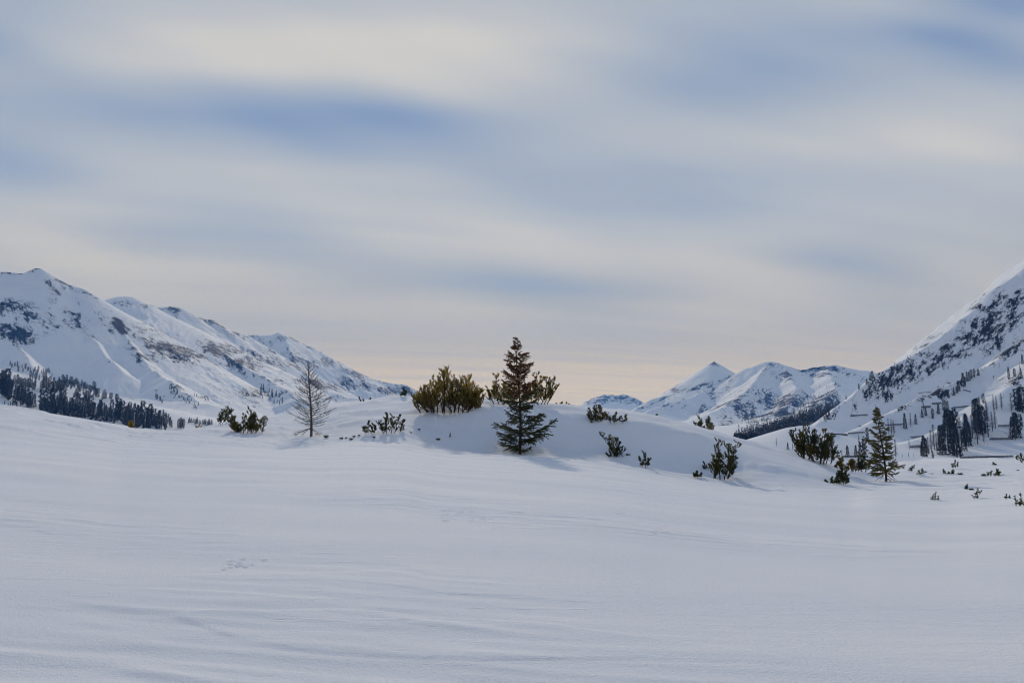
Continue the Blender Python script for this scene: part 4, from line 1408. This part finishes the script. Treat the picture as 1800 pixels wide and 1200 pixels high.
# tiny wood on the spur behind the bare larch
for i in range(16):
    x = LRNG.uniform(430, 660)
    y = 560 + (x - 430) * 0.28 + LRNG.uniform(-30, 60)
    far_tree(LEFT, 350 + x / 4.445, 560 + y / 4.445, LRNG.uniform(5, 11), 's', 'tiny dark spruce on the far spur behind the bare larch', 'trees on the far spur')

# dark wood at the foot of the far range and its scattered upper fringe: one mass, too far to count


def wood_mass():
    rng = np.random.default_rng(4)
    g = Geo()
    n_ok = 0
    for i in range(2100):
        px = 1475 - 185 * rng.random() ** 0.8
        # upper edge of the dense wood falls to the left
        e = np.interp(px, [1285, 1330, 1400, 1475], [758, 752, 728, 700])
        dense = rng.random() < 0.72
        py = e + rng.random() ** 0.7 * 22 + 6 if dense else e + 8 - abs(rng.normal()) * 15
        if rng.random() > (px - 1280) / 60:
            continue
        p = FAR.hit(px, py)
        if p is None:
            continue
        k = p[1] / 1200
        h = rng.uniform(7.5, 12.5) * k if dense else rng.uniform(3, 7) * k
        n = 30
        z = rng.random(n) ** 1.2
        a = rng.uniform(0, 2 * pi, n)
        r = 0.17 * h * (1 - z) * rng.uniform(0.4, 1, n)
        P = p + np.stack([np.cos(a) * r, np.sin(a) * r, z * h], 1)
        D = np.stack([np.cos(a), np.sin(a), rng.uniform(-0.3, 0.8, n)], 1)
        g.blades(P, D, h * 0.15, h * 0.065, rng)
        n_ok += 1
    o = link('far_wood', g.mesh('far_wood', 'far_needles'))
    o['kind'] = 'stuff'
    o['label'] = 'dark conifer wood at the foot of the distant peaks'
    o['category'] = 'wood'


wood_mass()

# ------------------------------------------------------------------ avalanche fences


def fence(label, a, b, hpx, bays):
    """row of leaning steel snow bridges between two points on the slope"""
    A, B = RIGHT.hit(*a), RIGHT.hit(*b)
    if A is None or B is None:
        return
    N = bays
    d0, d1 = A[1], B[1]
    if abs(d1 - d0) > 12:
        d1 = d0 + math.copysign(6, d1 - d0)
    pts = []
    for i in range(N + 1):
        t = i / N
        u = ray(a[0] + (b[0] - a[0]) * t, a[1] + (b[1] - a[1]) * t)[0]
        d = d0 + (d1 - d0) * t
        pts.append((u * d, d, float(np.interp(d, RIGHT.d, RIGHT.column(u)))))
    pts = np.array(pts)
    pts[:, 2] = np.polyval(np.polyfit(np.arange(N + 1), pts[:, 2], 1), np.arange(N + 1))
    org = pts[0]
    root = thing('snow_fence', label, 'fence', tuple(org), group='avalanche fences on the right mountainside')
    hgt = 0.8 * hpx * A[1] / 1200
    P = pts - org
    al = unit(P[-1] - P[0])
    dn = unit(np.array([al[1], -al[0], 0]))
    if dn[1] > 0:
        dn = -dn
    up = unit(np.array([0, 0, 1.0]) + dn * 0.30)
    for i in range(N + 1):
        g = Geo()
        q = P[i]
        g.box(q + up * hgt * 0.40, al * 0.10, np.cross(al, up) * 0.10, up * hgt * 0.66)
        link('post', g.mesh('post', 'steel'), root)
        g = Geo()
        e = q + dn * hgt * 0.85 - np.array([0, 0, hgt * 0.30])
        g.tube([q + up * hgt * 0.75, e], [0.09, 0.09], 4)
        link('strut', g.mesh('strut', 'steel'), root)
    for i in range(N):
        m = (P[i] + P[i + 1]) / 2
        ax = (P[i + 1] - P[i]) / 2 * 0.66
        for r in range(3):
            g = Geo()
            g.box(m + up * hgt * (0.22 + 0.30 * r), ax, np.cross(unit(ax), up) * 0.10, up * hgt * 0.085)
            link('beam', g.mesh('beam', 'steel'), root)


FEN = [
    ((1495, 732), (1524, 731), 4, 6, 'short snow fence below the cliff foot, left of the narrow spruce tip'),
    ((1505, 746), (1540, 744), 3, 8, 'thin snow fence running behind the tip of the narrow spruce'),
    ((1556, 748), (1587, 746), 3, 7, 'thin snow fence just right of the narrow spruce tip'),
    ((1460, 765), (1488, 763), 3.4, 7, 'lower left snow fence, left half, above the pine pair'),
    ((1491, 763), (1519, 761), 3.4, 7, 'lower left snow fence, right half, beside the narrow spruce'),
    ((1558, 724), (1617, 718), 4.2, 12, 'longest mid-slope snow fence, above the narrow spruce'),
    ((1620, 717), (1635, 716), 5, 4, 'short snow fence continuing the longest mid-slope one'),
    ((1622, 696), (1643, 695), 3.4, 5, 'upper snow fence, left half, below the slanting tree row'),
    ((1645, 694), (1665, 693), 3.4, 5, 'upper snow fence, right half, ending at the slanting tree row'),
    ((1665, 673), (1685, 672), 3.2, 5, 'highest snow fence, left of the slanting tree row'),
    ((1638, 710), (1653, 709), 4.5, 4, 'small snow fence among trees above the big stand'),
    ((1675, 716), (1703, 713), 3, 6, 'thin snow fence behind the top of the big stand'),
    ((1601, 768), (1622, 767), 4, 5, 'small snow fence left of the big stand, upper one'),
    ((1600, 787), (1620, 786), 6, 5, 'small snow fence left of the big stand, lower one'),
    ((1755, 750), (1780, 749), 4.5, 6, 'upper snow fence between the big stand and the last clump'),
    ((1740, 773), (1780, 772), 5, 9, 'lower snow fence between the big stand and the last clump'),
    ((1694, 686), (1706, 689), 3, 3, 'short tilted snow fence right of the slanting tree row'),
    ((1615, 691), (1636, 690), 1.6, 5, 'faint snow fence almost buried on the upper slope'),
    ((1688, 805), (1780, 803), 4.6, 20, 'longest ribbed snow fence at the very foot of the mountainside'),
    ((1481, 803), (1525, 803), 2.6, 10, 'low snow fence at the slope foot behind the narrow spruce'),
]
for a, b, h, n, lb in FEN:
    fence(lb, a, b, h, n)

# ------------------------------------------------------------------ haze


def build_haze():
    g = Geo()
    lo = min(float(m_.H.min()) for m_ in (LEFT, FAR, RIGHT)) - 1.5
    hi = max(float(m_.H.max()) for m_ in (LEFT, FAR, RIGHT)) + 6
    g.box((0, 0, (lo + hi) / 2), (5600, 0, 0), (0, 5600, 0), (0, 0, (hi - lo) / 2))
    m = bpy.data.materials.new('haze')
    m.use_nodes = True
    nt = m.node_tree
    for n in list(nt.nodes):
        nt.nodes.remove(n)
    out = nt.nodes.new('ShaderNodeOutputMaterial')
    v = nt.nodes.new('ShaderNodeVolumePrincipled')
    v.inputs['Color'].default_value = (0.14, 0.40, 1.0, 1)
    v.inputs['Absorption Color'].default_value = (1, 1, 1, 1)
    v.inputs['Density'].default_value = 0.0001
    v.inputs['Anisotropy'].default_value = 0.0
    nt.links.new(v.outputs[0], out.inputs['Volume'])
    MATS['haze'] = m
    o = link('haze', g.mesh('haze', 'haze'))
    o['kind'] = 'stuff'


build_haze()
